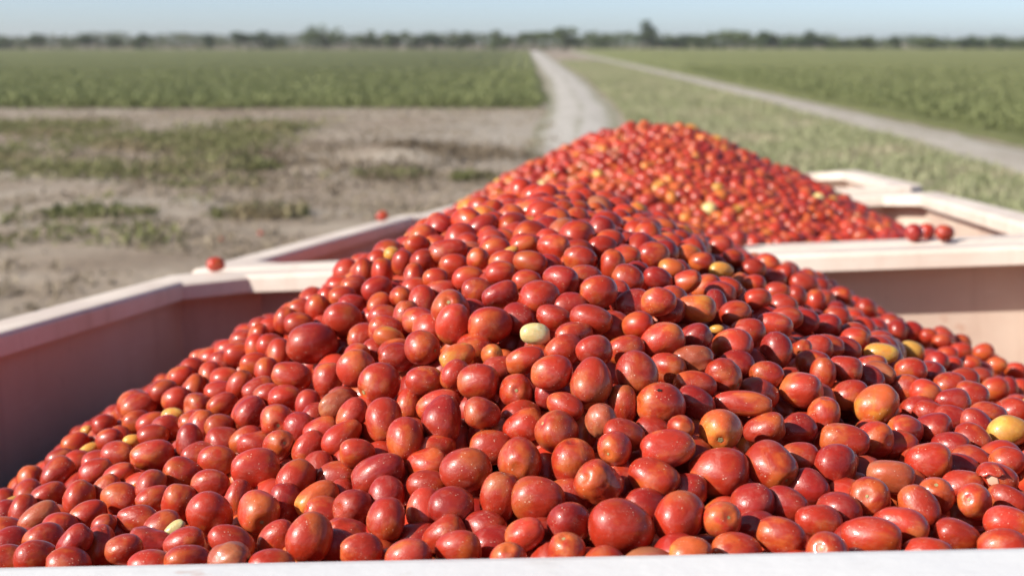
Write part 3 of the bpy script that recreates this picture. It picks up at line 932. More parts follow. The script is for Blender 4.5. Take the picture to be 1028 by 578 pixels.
named = order[:N_NAMED]
rest_pins = order[N_NAMED:]
CNAME = dict(r="red", d="deep red", o="orange", y="yellow", p="pale green", b="brownish orange", m="red-orange")
ORD = ["", "", "second ", "third ", "fourth ", "fifth ", "sixth ", "seventh ", "eighth ", "ninth ", "tenth ", "eleventh ", "twelfth ", "thirteenth ", "fourteenth "]
DIRS = ["right of", "upper right of", "above", "upper left of", "left of", "lower left of", "below", "lower right of"]
groups = {}
lmp = [p for p in named if 'lm' in p]
for p in named:
    if 'lm' in p:
        p['label'] = p['lm'][3]
        continue
    q = min(lmp, key=lambda q: math.hypot(p['px'] - q['px'], p['py'] - q['py']))
    dx, dy = p['px'] - q['px'], -(p['py'] - q['py'])
    s = int(round(math.degrees(math.atan2(dy, dx)) / 45)) % 8
    groups.setdefault((id(q), s), []).append((math.hypot(dx, dy), p, q))
for (k, s), lst in groups.items():
    lst.sort(key=lambda e: e[0])
    for n, (dd, p, q) in enumerate(lst, 1):
        size = (p['L'] + p['S']) / 2 * p['t'] / FPX
        sw = "small " if size < 0.041 else ("large " if size > 0.060 else "")
        ratio = p['L'] / p['S']
        shape = "wrinkled" if p['wr'] else ("round" if ratio < 1.14 else ("oval" if ratio < 1.5 else "long"))
        extra = " with stem scar" if p['stem'] and n == 1 else ""
        pos = "next" if len(lst) == 1 or n == 1 else ORD[n].strip()
        tail = f", {pos} {DIRS[s]} the {q['lm'][2]}"
        for head in (f"{sw}{CNAME[p['code']]} {shape} tomato{extra}", f"{sw}{CNAME[p['code']]} {shape} tomato",
                     f"{sw}{CNAME[p['code']]} tomato", f"{CNAME[p['code']]} tomato"):
            p['label'] = head + tail
            if len(p['label'].split()) <= 16: break

def add_tomato(pos, ax, L, S, code, label, r, mesh, stem=False, group="tomatoes in the near heap"):
    o = bpy.data.objects.new("tomato", mesh)
    link(o)
    rot = axis_rot(ax, r.uniform(0, 6.28)).to_4x4()
    o.matrix_world = Matrix.Translation(Vector(pos)) @ rot @ Matrix.Diagonal((S, S, L, 1.0))
    sk, bl = COL[code]
    o["skin"] = vary(sk, r); o["blush"] = vary(bl, r)
    tag(o, label, "tomato", group)
    if stem:
        sc_ = link(bpy.data.objects.new("stem_scar", SCAR), o)
        k_ = r.uniform(0.65, 1.25)
        sc_.scale = (k_, k_ * r.uniform(0.8, 1.1), 1.0); sc_.rotation_euler = (0, 0, r.uniform(0, 6))
    return o

r0 = random.Random(11)
M_rot = plain("rot_spot", (0.020, 0.008, 0.006), 0.95)
HOLE = SCAR.copy()
HOLE.materials.clear(); HOLE.materials.append(M_rot)
solid = []           # centres and radii the loose fill must respect: (pos, r, px, py, depth, rpx)
for k, p in enumerate(named):
    pos, ax, L, S = pin_pose(p, r0)
    ratio = p['L'] / p['S']
    if p['wr']: me = WRINK[k % 3]
    elif abs(ratio - 310 / 130) < 0.02: me = LOBED[0]
    elif min(math.hypot(p['px'] - a_, p['py'] - b_) for a_, b_ in ((293, 377), (343, 438), (372, 416))) < 6: me = PEARS[k % 3]
    else: me = OVALS[(k * 7) % 24]
    o = add_tomato(pos, ax, L, S, p['code'], p['label'], r0, me, bool(p['stem']))
    p['obj'] = o
    if 'dark hole' in p['label'] and 'lm' in p:
        # small rotten hole high on the side that faces the viewer
        vw = Vector(-p['d']).normalized(); rt = Vector(camR[:, 0]); upv = vw.cross(rt)
        dirw = (vw * 0.78 - rt * 0.08 + upv * 0.58).normalized()
        loc = (o.matrix_world.to_3x3().inverted() @ dirw).normalized()
        rs_ = max(me.vertices, key=lambda v_: v_.co.normalized().dot(loc)).co.length
        ho_ = bpy.data.objects.new("rot_hole", HOLE)
        link(ho_, o)
        ho_.matrix_basis = Vector((0, 0, 1)).rotation_difference(loc).to_matrix().to_4x4() @ Matrix.Diagonal((0.95, 0.7, (rs_ + 0.010) / 0.886, 1.0))
    solid.append((pos, (L + S + S) / 3))
    if p['split']:
        # lifted flap of skin, and the pale flesh it lays bare, on the side that faces the viewer
        inv = o.matrix_world.inverted().to_3x3()
        fv = (inv @ Vector(np.array([0, 0, CAM_H]) - pos)).normalized()
        fr_ = (inv @ Vector(camR[:, 0])); fr_ = (fr_ - fv * fr_.dot(fv)).normalized()
        fu = fv.cross(fr_) * -1
        if fu.dot(inv @ Vector((0, 0, 1))) < 0: fu = -fu
        def patch(name, mat, s0, s1, t0, t1, rad, lift, parent, wob):
            V, F = [], []
            n = 9
            for i in range(n):
                for j in range(n):
                    a = s0 + (s1 - s0) * i / (n - 1); b = t0 + (t1 - t0) * j / (n - 1) + wob * math.sin(i * 1.9) * (j / (n - 1))
                    q = rad + lift * (j / (n - 1)) ** 1.5
                    V.append(tuple((fv + fr_ * a + fu * b).normalized() * q))
            for i in range(n - 1):
                for j in range(n - 1):
                    F.append((i * n + j, (i + 1) * n + j, (i + 1) * n + j + 1, i * n + j + 1))
            me_ = shape_mesh(name, V, F)
            me_.materials[0] = mat
            ob = link(bpy.data.objects.new(name, me_), parent)
            md = ob.modifiers.new("thickness", 'SOLIDIFY'); md.thickness = 0.035; md.offset = 0
            return ob
        fo = patch("skin_flap", M_tom, -1.0, 0.45, 1.25, 0.12, 1.02, 0.22, o, 0.07)
        fo["skin"] = o["skin"]; fo["blush"] = o["blush"]
        patch("bare_flesh", M_flesh, -0.55, 0.05, 0.30, -0.42, 1.02, 0.0, o, 0.06)

# loose tomatoes lying on the rims
def rim_tomato(u, v, L, S, ang, code, label, w=0.0):
    c = uvw_to_world((u, v, w + S))
    ax = R @ np.array([math.cos(ang), math.sin(ang), 0.1])
    add_tomato(c, ax, L, S, code, label, r0, OVALS[int(abs(u * 10)) % 12], group="loose tomatoes on the trailer rims")
rim_tomato(-1.602, 4.50, 0.031, 0.025, 0.3, 'r', "red tomato alone on the left corner where two trailers meet")
rim_tomato(0.745, 4.61, 0.030, 0.027, 0.2, 'r', "rightmost red tomato resting on the cream rim before the far heap")
rim_tomato(0.655, 4.63, 0.032, 0.029, 1.2, 'd', "deep red tomato on cream rim, left of the rightmost one")
rim_tomato(0.705, 4.72, 0.028, 0.026, 2.0, 'r', "red tomato half hidden behind two others on the cream rim")
rim_tomato(-1.70, 7.40, 0.034, 0.027, 0.4, 'r', "blurred red tomato on the middle trailer's left rim")
rim_tomato(0.02, 4.63, 0.033, 0.030, 0.6, 'd', "dark red tomato at the rim's visible left end, below the far heap")
rim_tomato(0.10, 4.64, 0.033, 0.030, 2.2, 'r', "bright red tomato on rim's left end, under the far heap's foot")

# ------------------------------------------------------------------ the rest of the heaps: packed, then drawn as one mesh each
def pack(pos, rad, fixed, H, iters, lo, hi):
    """push overlapping balls apart; never above the heap surface, never through the walls"""
    n = len(pos)
    for it in range(iters):
        if it % 4 == 0:
            kd = kdtree.KDTree(n)
            for i in range(n): kd.insert(pos[i], i)
            kd.balance()
            A, B = [], []
            for i in range(n):
                for (_, j, dist) in kd.find_range(pos[i], 0.066):
                    if j > i:
                        A.append(i); B.append(j)
            A = np.array(A); B = np.array(B)
        d = pos[B] - pos[A]
        L = np.linalg.norm(d, axis=1) + 1e-9
        ov = (rad[A] + rad[B]) * 0.97 - L
        m = ov > 0
        a, b = A[m], B[m]
        push = d[m] / L[m, None] * ov[m, None] * 0.35
        fa, fb = fixed[a], fixed[b]
        np.add.at(pos, a, -push * (~fa)[:, None] * np.where(fb, 2, 1)[:, None])
        np.add.at(pos, b, push * (~fb)[:, None] * np.where(fa, 2, 1)[:, None])
        free = ~fixed
        pos[free, 0] = np.clip(pos[free, 0], lo[0], hi[0])
        pos[free, 1] = np.clip(pos[free, 1], lo[1], hi[1])
        top = H(pos[free, 0], pos[free, 1]) + 0.004
        pos[free, 2] = np.minimum(pos[free, 2], top)
    return pos

def hex_layer(u0, u1, v0, v1, sp, g):
    pts = []
    row = 0
    v = v0
    while v < v1:
        u = u0 + (sp / 2 if row % 2 else 0)
        while u < u1:
            pts.append((u + g.uniform(-1, 1) * sp * 0.28, v + g.uniform(-1, 1) * sp * 0.28))
            u += sp
        v += sp * 0.866; row += 1
    return np.array(pts)

LODV = {}
def lod(n):
    if n not in LODV:
        out = []
        for k in range(6):
            nth, nph = {0: (5, 8), 1: (7, 12), 2: (10, 14)}[n]
            V, F = tomato_shape(200 + k, nth, nph, dimple=(n == 2))
            T = []
            for f in F:
                T.append(f[:3])
                if len(f) == 4: T.append((f[0], f[2], f[3]))
            out.append((np.array(V), np.array(T)))
        LODV[n] = out
    return LODV[n]

def rand_codes(n, g, weights):
    ks = list(weights)
    return g.choice(ks, size=n, p=np.array([weights[k] for k in ks]) / sum(weights.values()))

def heap_mesh(name, items, label):
    """items: (pos, axis, L, S, code, lod) -> one mesh with per-tomato colours"""
    VV, FF, SK, BL, LO = [], [], [], [], []
    base = 0
    rr = random.Random(5)
    for k, (pos, ax, L, S, code, lv) in enumerate(items):
        V, T = lod(lv)[k % 6]
        rot = np.array(axis_rot(ax, rr.uniform(0, 6.28)))
        W = (V * np.array([S, S, L])) @ rot.T + pos
        VV.append(W); FF.append(T + base); base += len(V)
        sk, bl = COL[code]
        SK.append(np.tile(vary(sk, rr, 0.18), (len(V), 1)))
        BL.append(np.tile(vary(bl, rr, 0.18), (len(V), 1)))
        LO.append(np.c_[V[:, :2] + rr.uniform(0, 60), np.clip(V[:, 2] * 0.49 + 0.5, 0.001, 0.999) + rr.randrange(80)])
    me = np_mesh(name, np.concatenate(VV), np.concatenate(FF), M_heap, True)
    attr_vec(me, "skin", np.concatenate(SK)); attr_vec(me, "blush", np.concatenate(BL)); attr_vec(me, "loc", np.concatenate(LO))
    o = link(bpy.data.objects.new(name, me))
    tag(o, label, "tomato heap", kind="stuff")
    return o

def rand_axis(g):
    a = g.normal(size=3)
    a[2] *= 0.6
    return a / np.linalg.norm(a)

# near heap
g1 = np.random.default_rng(21)
items1 = []
for p in rest_pins:
    pos, ax, L, S = pin_pose(p, r0)
    solid.append((pos, (L + S + S) / 3))
    items1.append((pos, ax, L, S, p['code'], 2))
pinw = np.array([s[0] for s in solid])
pinr = np.array([s[1] for s in solid])
pinq = world_to_uvw(pinw)
layers = []
for k in range(4):
    pts = hex_layer(UL - 0.04, UR + 0.04, BIN1[0] - 0.04, BIN1[1] + 0.05, 0.052, g1)
    if k >= 2: pts = pts[(pts[:, 1] < 3.5) & (np.abs(pts[:, 0] + 0.2) < 1.1)]
    w = H1c(pts[:, 0], pts[:, 1]) - 0.010 - k * 0.043 - 0.022 * vnoise(pts[:, 0] * 6, pts[:, 1] * 6, 53)
    layers.append(np.c_[pts, w])
fill = np.concatenate(layers)
lay = np.concatenate([np.full(len(l), k) for k, l in enumerate(layers)])
frad = g1.uniform(0.0215, 0.0300, len(fill))
# clear fill that starts inside a picked-out tomato
kd = kdtree.KDTree(len(pinq))
for i, q in enumerate(pinq): kd.insert(q, i)
kd.balance()
def inside_walls(F, v0, v1):
    da = (UR - UL) / 2 + OVER_S - np.abs(F[:, 0] - (UL + UR) / 2)
    db = (v1 - v0) / 2 + OVER - np.abs(F[:, 1] - (v0 + v1) / 2)
    return (da > 0.02) & (db > 0.02) & (da + db > CH + 0.10)
keep = np.ones(len(fill), bool)
for i, q in enumerate(fill):
    _, j, dist = kd.find(q)
    if dist < pinr[j] * 0.85 + frad[i] * 0.35: keep[i] = False
fill, frad, lay = fill[keep], frad[keep], lay[keep]
pos_all = np.concatenate([pinq, fill]); rad_all = np.concatenate([pinr, frad])
fixed = np.r_[np.ones(len(pinq), bool), np.zeros(len(fill), bool)]
pos_all = pack(pos_all, rad_all, fixed, H1c, 24, (UL - OVER_S + 0.03, BIN1[0] - OVER + 0.03), (UR + OVER_S - 0.03, BIN1[1] + OVER - 0.03))
fw = uvw_to_world(pos_all[len(pinq):])
# loose fill never stands in front of the picked-out ones
pxp, pyp, pdp = project(pinw)
prp = pinr * FPX / pdp
fx, fy, fd = project(fw)
frp = frad * FPX / fd
ok = inside_walls(pos_all[len(pinq):], *BIN1)
for i in range(len(fw)):
    if fd[i] < 0.4: ok[i] = False; continue
    dd = np.hypot(pxp - fx[i], pyp - fy[i])
    front = (fd[i] < pdp + 0.25 * pinr) & (dd < 0.80 * (prp + frp[i]))
    if front.any(): ok[i] = False
W1 = dict(r=62, d=13, m=13, o=5, b=3, y=0.4, p=0.0001)
codes = rand_codes(len(fw), g1, W1)
codes = np.where((lay > 0) & np.isin(codes, ['o', 'b', 'y', 'p', 'm']) & (g1.uniform(0, 1, len(fw)) < 0.8), 'r', codes)
for i in range(len(fw)):
    if not ok[i]: continue
    lv = 0 if lay[i] > 0 and frp[i] < 16 else (2 if (frp[i] > 13 and lay[i] < 2 and abs(fx[i] - CX) < 640) else 1 if lay[i] < 2 else 0)
    e = g1.uniform(1.0, 1.30)
    S = frad[i] / e ** (1 / 3) * 1.03
    items1.append((fw[i], rand_axis(g1), S * e, S, codes[i], lv))
heap_mesh("tomato_heap", items1, "smaller and deeper tomatoes filling the near red heap")

# far heap
g2 = np.random.default_rng(22)
layers = []
for k in range(2):
    pts = hex_layer(UL - 0.03, UR + 0.03, BIN2[0] - 0.10, BIN2[1], 0.055, g2)
    w = H2c(pts[:, 0], pts[:, 1]) + 0.010 - 0.035 * vnoise(pts[:, 0] * 4.5, pts[:, 1] * 4.5, 52) - k * 0.042 - (k == 0) * g2.uniform(0, 0.022, len(pts))
    layers.append(np.c_[pts, w])
fill = np.concatenate(layers)
lay = np.concatenate([np.full(len(l), k) for k, l in enumerate(layers)])
on_rim = (fill[:, 1] < BIN2[0] + 0.0)
keep = ~(on_rim & (fill[:, 2] < 0.028)) & ~((fill[:, 0] > 0.55) & (fill[:, 1] < BIN2[0] + 0.12))
fill, lay = fill[keep], lay[keep]
frad = g2.uniform(0.0235, 0.0325, len(fill))
fill = pack(fill, frad, np.zeros(len(fill), bool), lambda u, v: H2c(u, v), 10, (UL - 0.03, BIN2[0] - 0.12), (UR + 0.03, BIN2[1]))
in_ = inside_walls(fill, *BIN2)
fill, frad, lay = fill[in_], frad[in_], lay[in_]
edge_ = fill[:, 1] < BIN2[0] + 0.015
keep = ~(edge_ & (fill[:, 2] < 0.004))
fill, frad, lay, edge_ = fill[keep], frad[keep], lay[keep], edge_[keep]
fill[:, 2] = np.where(edge_, np.maximum(fill[:, 2], frad), fill[:, 2])
fw = uvw_to_world(fill)
lumpn = vnoise(fill[:, 0] * 3.1, fill[:, 1] * 3.1, 51)
codes = rand_codes(len(fw), g2, dict(r=44, d=13, m=18, o=18, b=5, y=3.5, p=2.2))
redder = (lumpn + 0.5 * (fill[:, 0] + 0.2) > 0.62) & (g2.uniform(0, 1, len(fw)) < 0.75)
codes = np.where(redder & np.isin(codes, ['o', 'y', 'p', 'b']), 'r', codes)
items2 = []
for i in range(len(fw)):
    e = g2.uniform(1.0, 1.38)
    S = frad[i] / e ** (1 / 3)
    items2.append((fw[i], rand_axis(g2), S * e, S, codes[i], 1 if lay[i] == 0 else 0))
heap_mesh("tomato_heap", items2, "blurred red and yellow tomatoes of the far heap in the middle trailer")

# ------------------------------------------------------------------ vegetation
def leaf_cloud(P, size, aspect, tone, g, upright=0.0):
    """one bent leaf (4 triangles -> two quads) per point"""
    n = len(P)
    a = g.normal(size=(n, 3))
    a[:, 2] = a[:, 2] * (1 - upright) + upright * 2.2 * np.abs(g.normal(size=n) * 0.3 + 1)
    a /= np.linalg.norm(a, axis=1)[:, None]
    b = np.cross(a, g.normal(size=(n, 3)))
    b /= np.linalg.norm(b, axis=1)[:, None] + 1e-9
    nrm = np.cross(a, b)
    L = (size * g.uniform(0.6, 1.4, n))[:, None]
    Wd = L * aspect
    v0 = P
    v1 = P + a * L * 0.5 + b * Wd * 0.5 + nrm * L * 0.12
    v2 = P + a * L + nrm * L * -0.05
    v3 = P + a * L * 0.5 - b * Wd * 0.5 + nrm * L * 0.12
    V = np.stack([v0, v1, v2, v3], 1).reshape(-1, 3)
    i = np.arange(n) * 4
    F = np.concatenate([np.stack([i, i + 1, i + 2], -1), np.stack([i, i + 2, i + 3], -1)])
    T = np.repeat(tone, 4)
    return V, F, T

def foliage_obj(name, V, F, T, mat, parent=None):
    me = np_mesh(name, V, F, mat, False)
    at = me.attributes.new("tone", 'FLOAT', 'POINT')
    at.data.foreach_set("value", T.astype(np.float32))
    return link(bpy.data.objects.new(name, me), parent)

gv = np.random.default_rng(31)

def field(name, x_of, far_x, y0, y1, spacing, height, label, sgn):
    """crop rows running away from the viewer, as bumpy ridges, plus loose leaves on the near ones"""
    V, F = [], []
    base = 0
    nrows = int(abs(far_x) / spacing)
    for rI in range(nrows):
        off = rI * spacing
        n = 130 if rI < 60 else 80
        t = np.linspace(0, 1, n)
        ys = y0(off) + (y1 - y0(off)) * t ** 2.1
        xs = x_of(ys) + sgn * off
        hh = min(1.0, 0.45 + 0.14 * rI) * height * (0.72 + 0.5 * vnoise(ys * 0.9, np.full(n, rI * 7.3), 4)) * np.where(np.arange(n) == 0, 0.35, 1)
        jx = (vnoise(ys * 0.7, np.full(n, rI * 3.1), 5) - 0.5) * 0.5
        wv = spacing * (0.46 + 0.14 * vnoise(ys * 1.1, np.full(n, rI * 5.7), 6))
        z0 = 0.0
        sec = [(-1.0, 0.02), (-0.7, 0.62), (-0.1, 1.0), (0.55, 0.72), (1.0, 0.02)]
        P = np.stack([np.stack([xs + jx + wv * s, ys, z0 + hh * z * (1 + 0.25 * (vnoise(ys * 1.3, np.full(n, rI + s * 9), 8) - 0.5))], -1) for s, z in sec], 1)
        V.append(P.reshape(-1, 3))
        ii = np.arange(n * 5).reshape(n, 5)
        F.append(np.stack([ii[:-1, :-1], ii[:-1, 1:], ii[1:, 1:], ii[1:, :-1]], -1).reshape(-1, 4) + base)
        F.append(np.array([[0, 1, 2, 2], ])[:0] + base)
        base += n * 5
    me = np_mesh(name, np.concatenate(V), np.concatenate(F), M_crop, True)
    o = link(bpy.data.objects.new(name, me))
    tag(o, label, "crop", kind="stuff")
    return o

left_edge = lambda ys: 1.0 + (ys - 66) * (4.4 - 1.0) / 350.0
right_edge = lambda ys: 15.2 + (ys - 40) * 0.010
field("crop_rows", left_edge, 190, lambda off: 66.5 + 1.6 * math.sin(off * 0.31) + 1.5 * math.sin(off * 1.7 + 1) + 1.3 * math.sin(off * 4.1), 462, 1.5, 0.36, "low green crop rows of the left field up to the treeline", -1)
field("crop_rows", right_edge, 200, lambda off: 22, 462, 1.5, 0.60, "low green crop rows of the right field beside the grey track", 1)

def scatter_leaves(name, n, sampler, size, aspect, hgt, mat, label, cat, upright=0.3):
    X, Y, dens = sampler(n)
    Z = ground_z(X, Y) + gv.uniform(0, 1, len(X)) ** 1.5 * hgt * dens
    P = np.stack([X, Y, Z], -1)
    tone = np.clip(gv.normal(0.5, 0.28, len(X)), 0, 1)
    V, F, T = leaf_cloud(P, np.full(len(X), size), aspect, tone, gv, upright)
    o = foliage_obj(name, V, F, T, mat)
    tag(o, label, cat, kind="stuff")
    return o

def s_leftfield(n):
    Y = 63.5 + gv.uniform(0, 1, n) ** 2.2 * 75 + gv.normal(0, 0.8, n)
    X = left_edge(Y) - gv.uniform(-0.004, 1, n) * (30 + Y * 0.4)
    return X, Y, np.full(n, 1.15)
scatter_leaves("crop_leaves", 60000, s_leftfield, 0.22, 0.6, 0.40, M_cropleaf, "green leaves along the left field's near edge", "crop")
def s_rightfield(n):
    Y = 24 + gv.uniform(0, 1, n) ** 1.6 * 110
    X = right_edge(Y) + gv.uniform(0, 1, n) ** 1.5 * (Y * 0.36 + 6) - 0.3
    return X, Y, np.full(n, 1.2)
scatter_leaves("crop_leaves", 60000, s_rightfield, 0.20, 0.6, 0.6, M_cropleaf, "dark green leaves along the right field's near rows", "crop")
def s_verge(n):
    Y = 17 + gv.uniform(0, 1, n) ** 1.7 * 200
    lo = np.interp(Y, [17, 34, 46, 61, 110, 420], [2.0, 3.0, 3.9, 4.6, 5.8, 9])
    hi = np.interp(Y, [18, 30, 45, 70, 150, 270], [10.2, 10.9, 11.5, 12.0, 12.9, 14.0])
    X = lo + (hi - lo) * gv.uniform(0, 1, n)
    d = vnoise(X * 0.6, Y * 0.35, 12)
    k = gv.uniform(0, 1, n) < 0.35 + 0.9 * d
    return X[k], Y[k], (0.5 + d[k])
scatter_leaves("verge_grass", 95000, s_verge, 0.22, 0.16, 0.08, M_grass, "pale green dry grass on the verge between road and track", "grass", 0.5)
def s_weeds(n):
    X = gv.uniform(-24, -5.4, n); Y = gv.uniform(29, 52, n)
    d = vnoise(X * 0.55, Y * 0.4, 14) * 0.65 + vnoise(X * 1.7, Y * 1.2, 15) * 0.35
    edge = smooth01((-5.6 - X) / 2.5) * smooth01((52 - Y) / 3.0) * smooth01((Y - 29.2) / 2.0)
    k = gv.uniform(0, 1, n) < smooth01((d - 0.20) / 0.5) * edge * 0.8
    return X[k], Y[k], 0.5 + d[k]
scatter_leaves("weed_patch", 65000, s_weeds, 0.15, 0.5, 0.20, M_weed, "patch of low green weeds on the bare ground at left", "weeds")
def s_sparse(n):
    X = gv.uniform(-14, 3, n); Y = gv.uniform(15.5, 31, n)
    d = vnoise(X * 0.35, Y * 0.7, 17) * 0.7 + vnoise(X * 1.5, Y * 1.6, 18) * 0.3
    k = gv.uniform(0, 1, n) < smooth01((d - 0.60) / 0.2) * smooth01((-1.0 - X) / 5)
    return X[k], Y[k], d[k] * 0.8
scatter_leaves("dry_weeds", 26000, s_sparse, 0.15, 0.45, 0.20, M_weed, "thin dry weeds scattered over the tan yard at left", "weeds")

def s_litter(n):
    Y = 15.5 + gv.uniform(0, 1, n) ** 1.3 * 49
    X = gv.uniform(-1, 1, n) * (3 + Y * 0.34) - Y * 0.14
    d = vnoise(X * 0.45, Y * 0.8, 19) * 0.6 + vnoise(X * 1.9, Y * 2.3, 20) * 0.4
    k = (gv.uniform(0, 1, n) < smooth01((d - 0.38) / 0.3)) & (X < 1.5)
    return X[k], Y[k], d[k]
scatter_leaves("crop_litter", 60000, s_litter, 0.13, 0.4, 0.05, M_litter, "dry brown crop litter strewn over the bare yard", "litter", 0.05)
def s_dark(n):
    X = gv.normal(-3.4, 2.6, n); Y = gv.normal(34.5, 3.0, n)
    d = vnoise(X * 0.8, Y * 1.1, 23)
    k = (gv.uniform(0, 1, n) < smooth01((d - 0.3) / 0.4)) & (X < 1.0)
    return X[k], Y[k], d[k]
scatter_leaves("dead_vines", 9000, s_dark, 0.17, 0.35, 0.10, M_vine, "dark dead vines on the churned soil left of the heap", "litter", 0.1)

# small weed clumps that stand apart on the bare soil
def weed_clump(px, py, w, h, label):
    x, y = ground_at(px, py)
    n = 430
    a = gv.uniform(0, 6.28, n); q = np.sqrt(gv.uniform(0, 1, n)) * w / 2
    X, Y = x + np.cos(a) * q, y + np.sin(a) * q * 0.8
    Z = ground_z(X, Y) + gv.uniform(0, 1, n) * h * (1 - (q / (w / 2)) ** 2 * 0.8)
    V, F, T = leaf_cloud(np.stack([X, Y, Z], -1), np.full(n, 0.16), 0.5, np.clip(gv.normal(0.4, 0.3, n), 0, 1), gv, 0.3)
    o = foliage_obj("weed_clump", V, F, T, M_weed)
    tag(o, label, "weeds", "weed clumps on the bare yard")
weed_clump(474, 181, 0.95, 0.16, "small dark weed clump right beside the far heap's left slope")
weed_clump(250, 172, 1.4, 0.28, "dark weed clump at the right end of the weed patch")
weed_clump(395, 178, 1.7, 0.07, "low weed clump on the churned brown soil bank")
weed_clump(262, 218, 1.7, 0.08, "flat dry weed clump above the left trailer corner")
weed_clump(100, 218, 1.8, 0.07, "low weed clump left of the trailer corner")

# tomatoes spilled on the ground
for px, py, lab in ((222, 243, "spilled red tomato on soil just above the trailer corner"), (262, 234, "spilled red tomato on soil, right of another")):
    x, y = ground_at(px, py)
    z = float(ground_z(np.array(x), np.array(y)))
    add_tomato(np.array([x, y, z + 0.03]), np.array([1, 0.3, 0.05]), 0.045, 0.036, 'r', lab, r0, OVALS[3], group="tomatoes spilled on the soil")

# ------------------------------------------------------------------ treeline
def bark_trunk(x, y, h, r, parent, g):
    V, F = [], []
    n = 7
    def limb(p0, p1, r0_, r1_):
        b = len(V)
        p0, p1 = np.array(p0), np.array(p1)
        d = p1 - p0; d /= np.linalg.norm(d)
        e = np.cross(d, [0.3, 0.9, 0.2]); e /= np.linalg.norm(e)
        f = np.cross(d, e)
        for (p, q) in ((p0, r0_), (p1, r1_)):
            for j in range(n):
                a = 2 * math.pi * j / n
                V.append(p + (e * math.cos(a) + f * math.sin(a)) * q)
        for j in range(n):
            F.append((b + j, b + (j + 1) % n, b + n + (j + 1) % n, b + n + j))
    limb((0, 0, -0.1), (0.1 * h * g.uniform(-.3, .3), 0, h * 0.45), r, r * 0.65)
    for k in range(5):
        a = g.uniform(0, 6.28)
        limb((0, 0, h * 0.35), (math.cos(a) * h * 0.22, math.sin(a) * h * 0.22, h * g.uniform(0.55, 0.8)), r * 0.5, r * 0.15)
    return mesh_obj("trunk", V, F, M_bark, parent, True)

def make_tree(px, top_y, wpx, dist, mat, label, n=420, bushy=True):
    g = gv
    x = (px - CX) / FPX * dist
    h = CAM_H + (HORIZON - top_y + 1.5) / FPX * dist
    w = 1.3 * wpx / FPX * dist
    root = bpy.data.objects.new("shrub" if bushy else "tree", None)
    link(root)
    root.location = (x, dist, 0)
    tag(root, label, "shrub" if bushy else "tree", "trees of the far treeline")
    bark_trunk(0, 0, h, 0.05 * h, root, g)
    pts = []
    lobes = int(g.integers(6, 10))
    for k in range(lobes):
        c = np.array([g.uniform(-0.36, 0.36) * w, g.uniform(-0.3, 0.3) * w, h * (g.uniform(0.25, 0.82) if bushy else g.uniform(0.5, 0.85))])
        rr = np.array([w * g.uniform(0.14, 0.26), w * g.uniform(0.14, 0.26), h * g.uniform(0.13, 0.2)])
        m = n // lobes
        d = g.normal(size=(m, 3)); d /= np.linalg.norm(d, axis=1)[:, None]
        pts.append(c + d * rr * (g.uniform(0.2, 1, m) ** 0.4)[:, None])
    P = np.concatenate(pts)
    P[:, 2] = np.clip(P[:, 2], 0.1, h)
    V, F, T = leaf_cloud(P, np.full(len(P), 0.13 * max(w, 2.5) ** 0.6 + 0.25), 0.7, np.clip(g.normal(0.45, 0.28, len(P)), 0, 1), g, 0.1)
    foliage_obj("crown", V, F, T, mat, root)
    return root

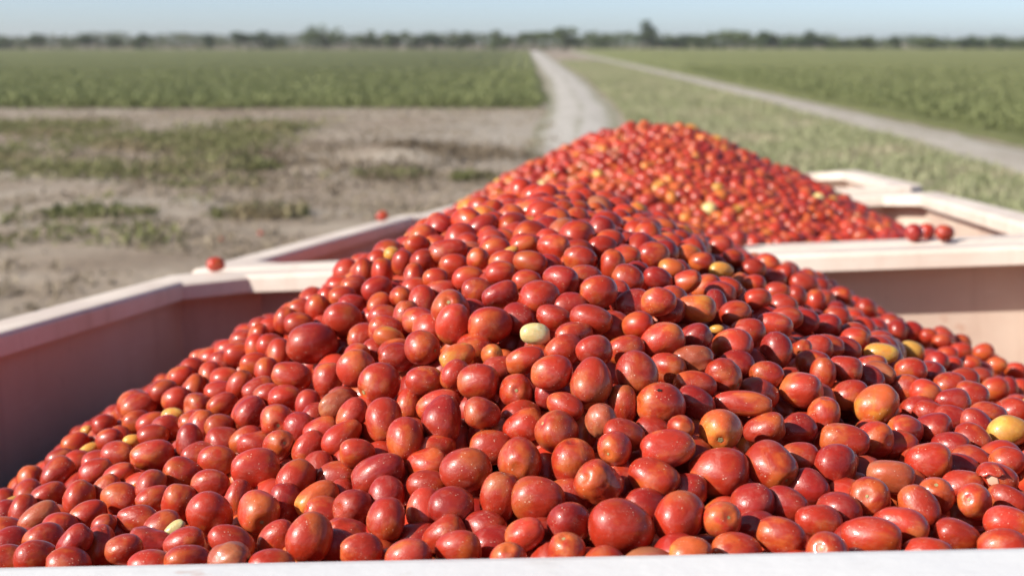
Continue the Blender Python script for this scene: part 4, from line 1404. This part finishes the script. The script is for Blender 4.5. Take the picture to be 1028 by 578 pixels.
TREES = [(6, 37, 26, 0, "pale bush at the far left end of the treeline"), (45, 35, 16, 1, "small dark bush second from the left in treeline"),
 (92, 35, 18, 1, "small dark bush third from the left in treeline"), (120, 36, 14, 1, "tiny dark bush fourth from the left in treeline"),
 (148, 35, 18, 1, "dark bush in treeline left of the thin tree"), (214, 32, 9, 1, "thin dark small tree left of the wide dark bush"),
 (252, 34, 26, 1, "left half of the wide dark bush in left treeline"), (277, 33, 28, 1, "right half of the wide dark bush in left treeline"),
 (330, 26, 34, 0, "rounded pale green tree, tallest of the left treeline"), (370, 32, 16, 0, "small pale bush right of the rounded tree"),
 (400, 33, 20, 0, "low green bush between the rounded tree and the dark bush"), (428, 31, 24, 1, "dark round bush left of the road's far end"),
 (462, 34, 24, 0, "pale low bush second left of the road's far end"), (500, 33, 26, 0, "pale low bush at left of the road's far end"),
 (536, 31, 28, 0, "green bush right where the road meets the horizon"), (568, 29, 26, 0, "pale green bush just right of the road's far end"),
 (603, 32, 26, 0, "low green bush left of the tallest dark tree"), (645, 23, 22, 1, "tallest dark tree sticking out of the treeline"),
 (672, 33, 30, 1, "dark bush just right of the tallest dark tree"), (706, 33, 30, 0, "green bush second right of the tallest dark tree"),
 (745, 32, 40, 0, "wide green tree group in the right treeline"), (776, 33, 30, 1, "dark green tree right of the wide tree group"),
 (806, 33, 30, 1, "dark green tree before the right treeline dips"), (836, 37, 24, 0, "low green bush where the right treeline dips"),
 (866, 38, 22, 0, "low pale bush in the lower right treeline"), (895, 37, 12, 1, "narrow dark bush in the lower right treeline"),
 (930, 39, 26, 0, "pale low bush third from the right end"), (962, 38, 18, 1, "dark bush second from the right end"),
 (988, 38, 26, 1, "wide dark bush near the right end of treeline"), (1018, 41, 22, 0, "pale bush at the far right end of treeline")]
for (px, ty, w, kind, lab) in TREES:
    make_tree(px, ty, w, 462 + gv.uniform(-6, 6), M_treepale if kind == 0 else M_tree, lab, 800, kind != 2)

# low brush that closes the treeline: drier and browner on the left, greener on the right
def brush(x0, x1, n, mat, label):
    X = gv.uniform(x0, x1, n)
    Y = gv.uniform(457, 492, n)
    hb = 3.3 + 2.0 * vnoise(X * 0.09, X * 0.0, 41) + 0.9 * vnoise(X * 0.5, X * 0.0, 42)
    hb = np.where(X > 105, hb - 1.0, hb)
    Z = gv.uniform(0.0, 1.0, n) ** 0.7 * hb
    V, F, T = leaf_cloud(np.stack([X, Y, Z], -1), np.full(n, 0.9), 0.7, np.clip(gv.normal(0.45, 0.3, n), 0, 1), gv, 0.1)
    tag(foliage_obj("far_brush", V, F, T, mat), label, "brush", kind="stuff")
brush(-260, 8, 14000, M_brush, "dry brownish brush along the horizon left of the road")
brush(8, 260, 14000, M_brushg, "green brush along the horizon right of the road")

# ------------------------------------------------------------------ summer haze over the fields
hb_ = mesh_obj("haze", [(x, y, z) for x in (-3600, 3600) for y in (-3600, 3640) for z in (-4.0, 14.0)],
               [(0, 1, 3, 2), (4, 6, 7, 5), (0, 4, 5, 1), (2, 3, 7, 6), (0, 2, 6, 4), (1, 5, 7, 3)], M_bark)
hm = bpy.data.materials.new("haze")
hm.use_nodes = True
hn = hm.node_tree.nodes
hn.clear()
ho = hn.new("ShaderNodeOutputMaterial")
pv = hn.new("ShaderNodeVolumePrincipled")
pv.inputs["Color"].default_value = (0.93, 0.96, 1.0, 1)
pv.inputs["Density"].default_value = 0.00022
pv.inputs["Anisotropy"].default_value = 0.2
hm.node_tree.links.new(pv.outputs[0], ho.inputs["Volume"])
hb_.data.materials.clear()
hb_.data.materials.append(hm)
tag(hb_, "thin pale summer haze over the distant fields", "haze", kind="stuff")
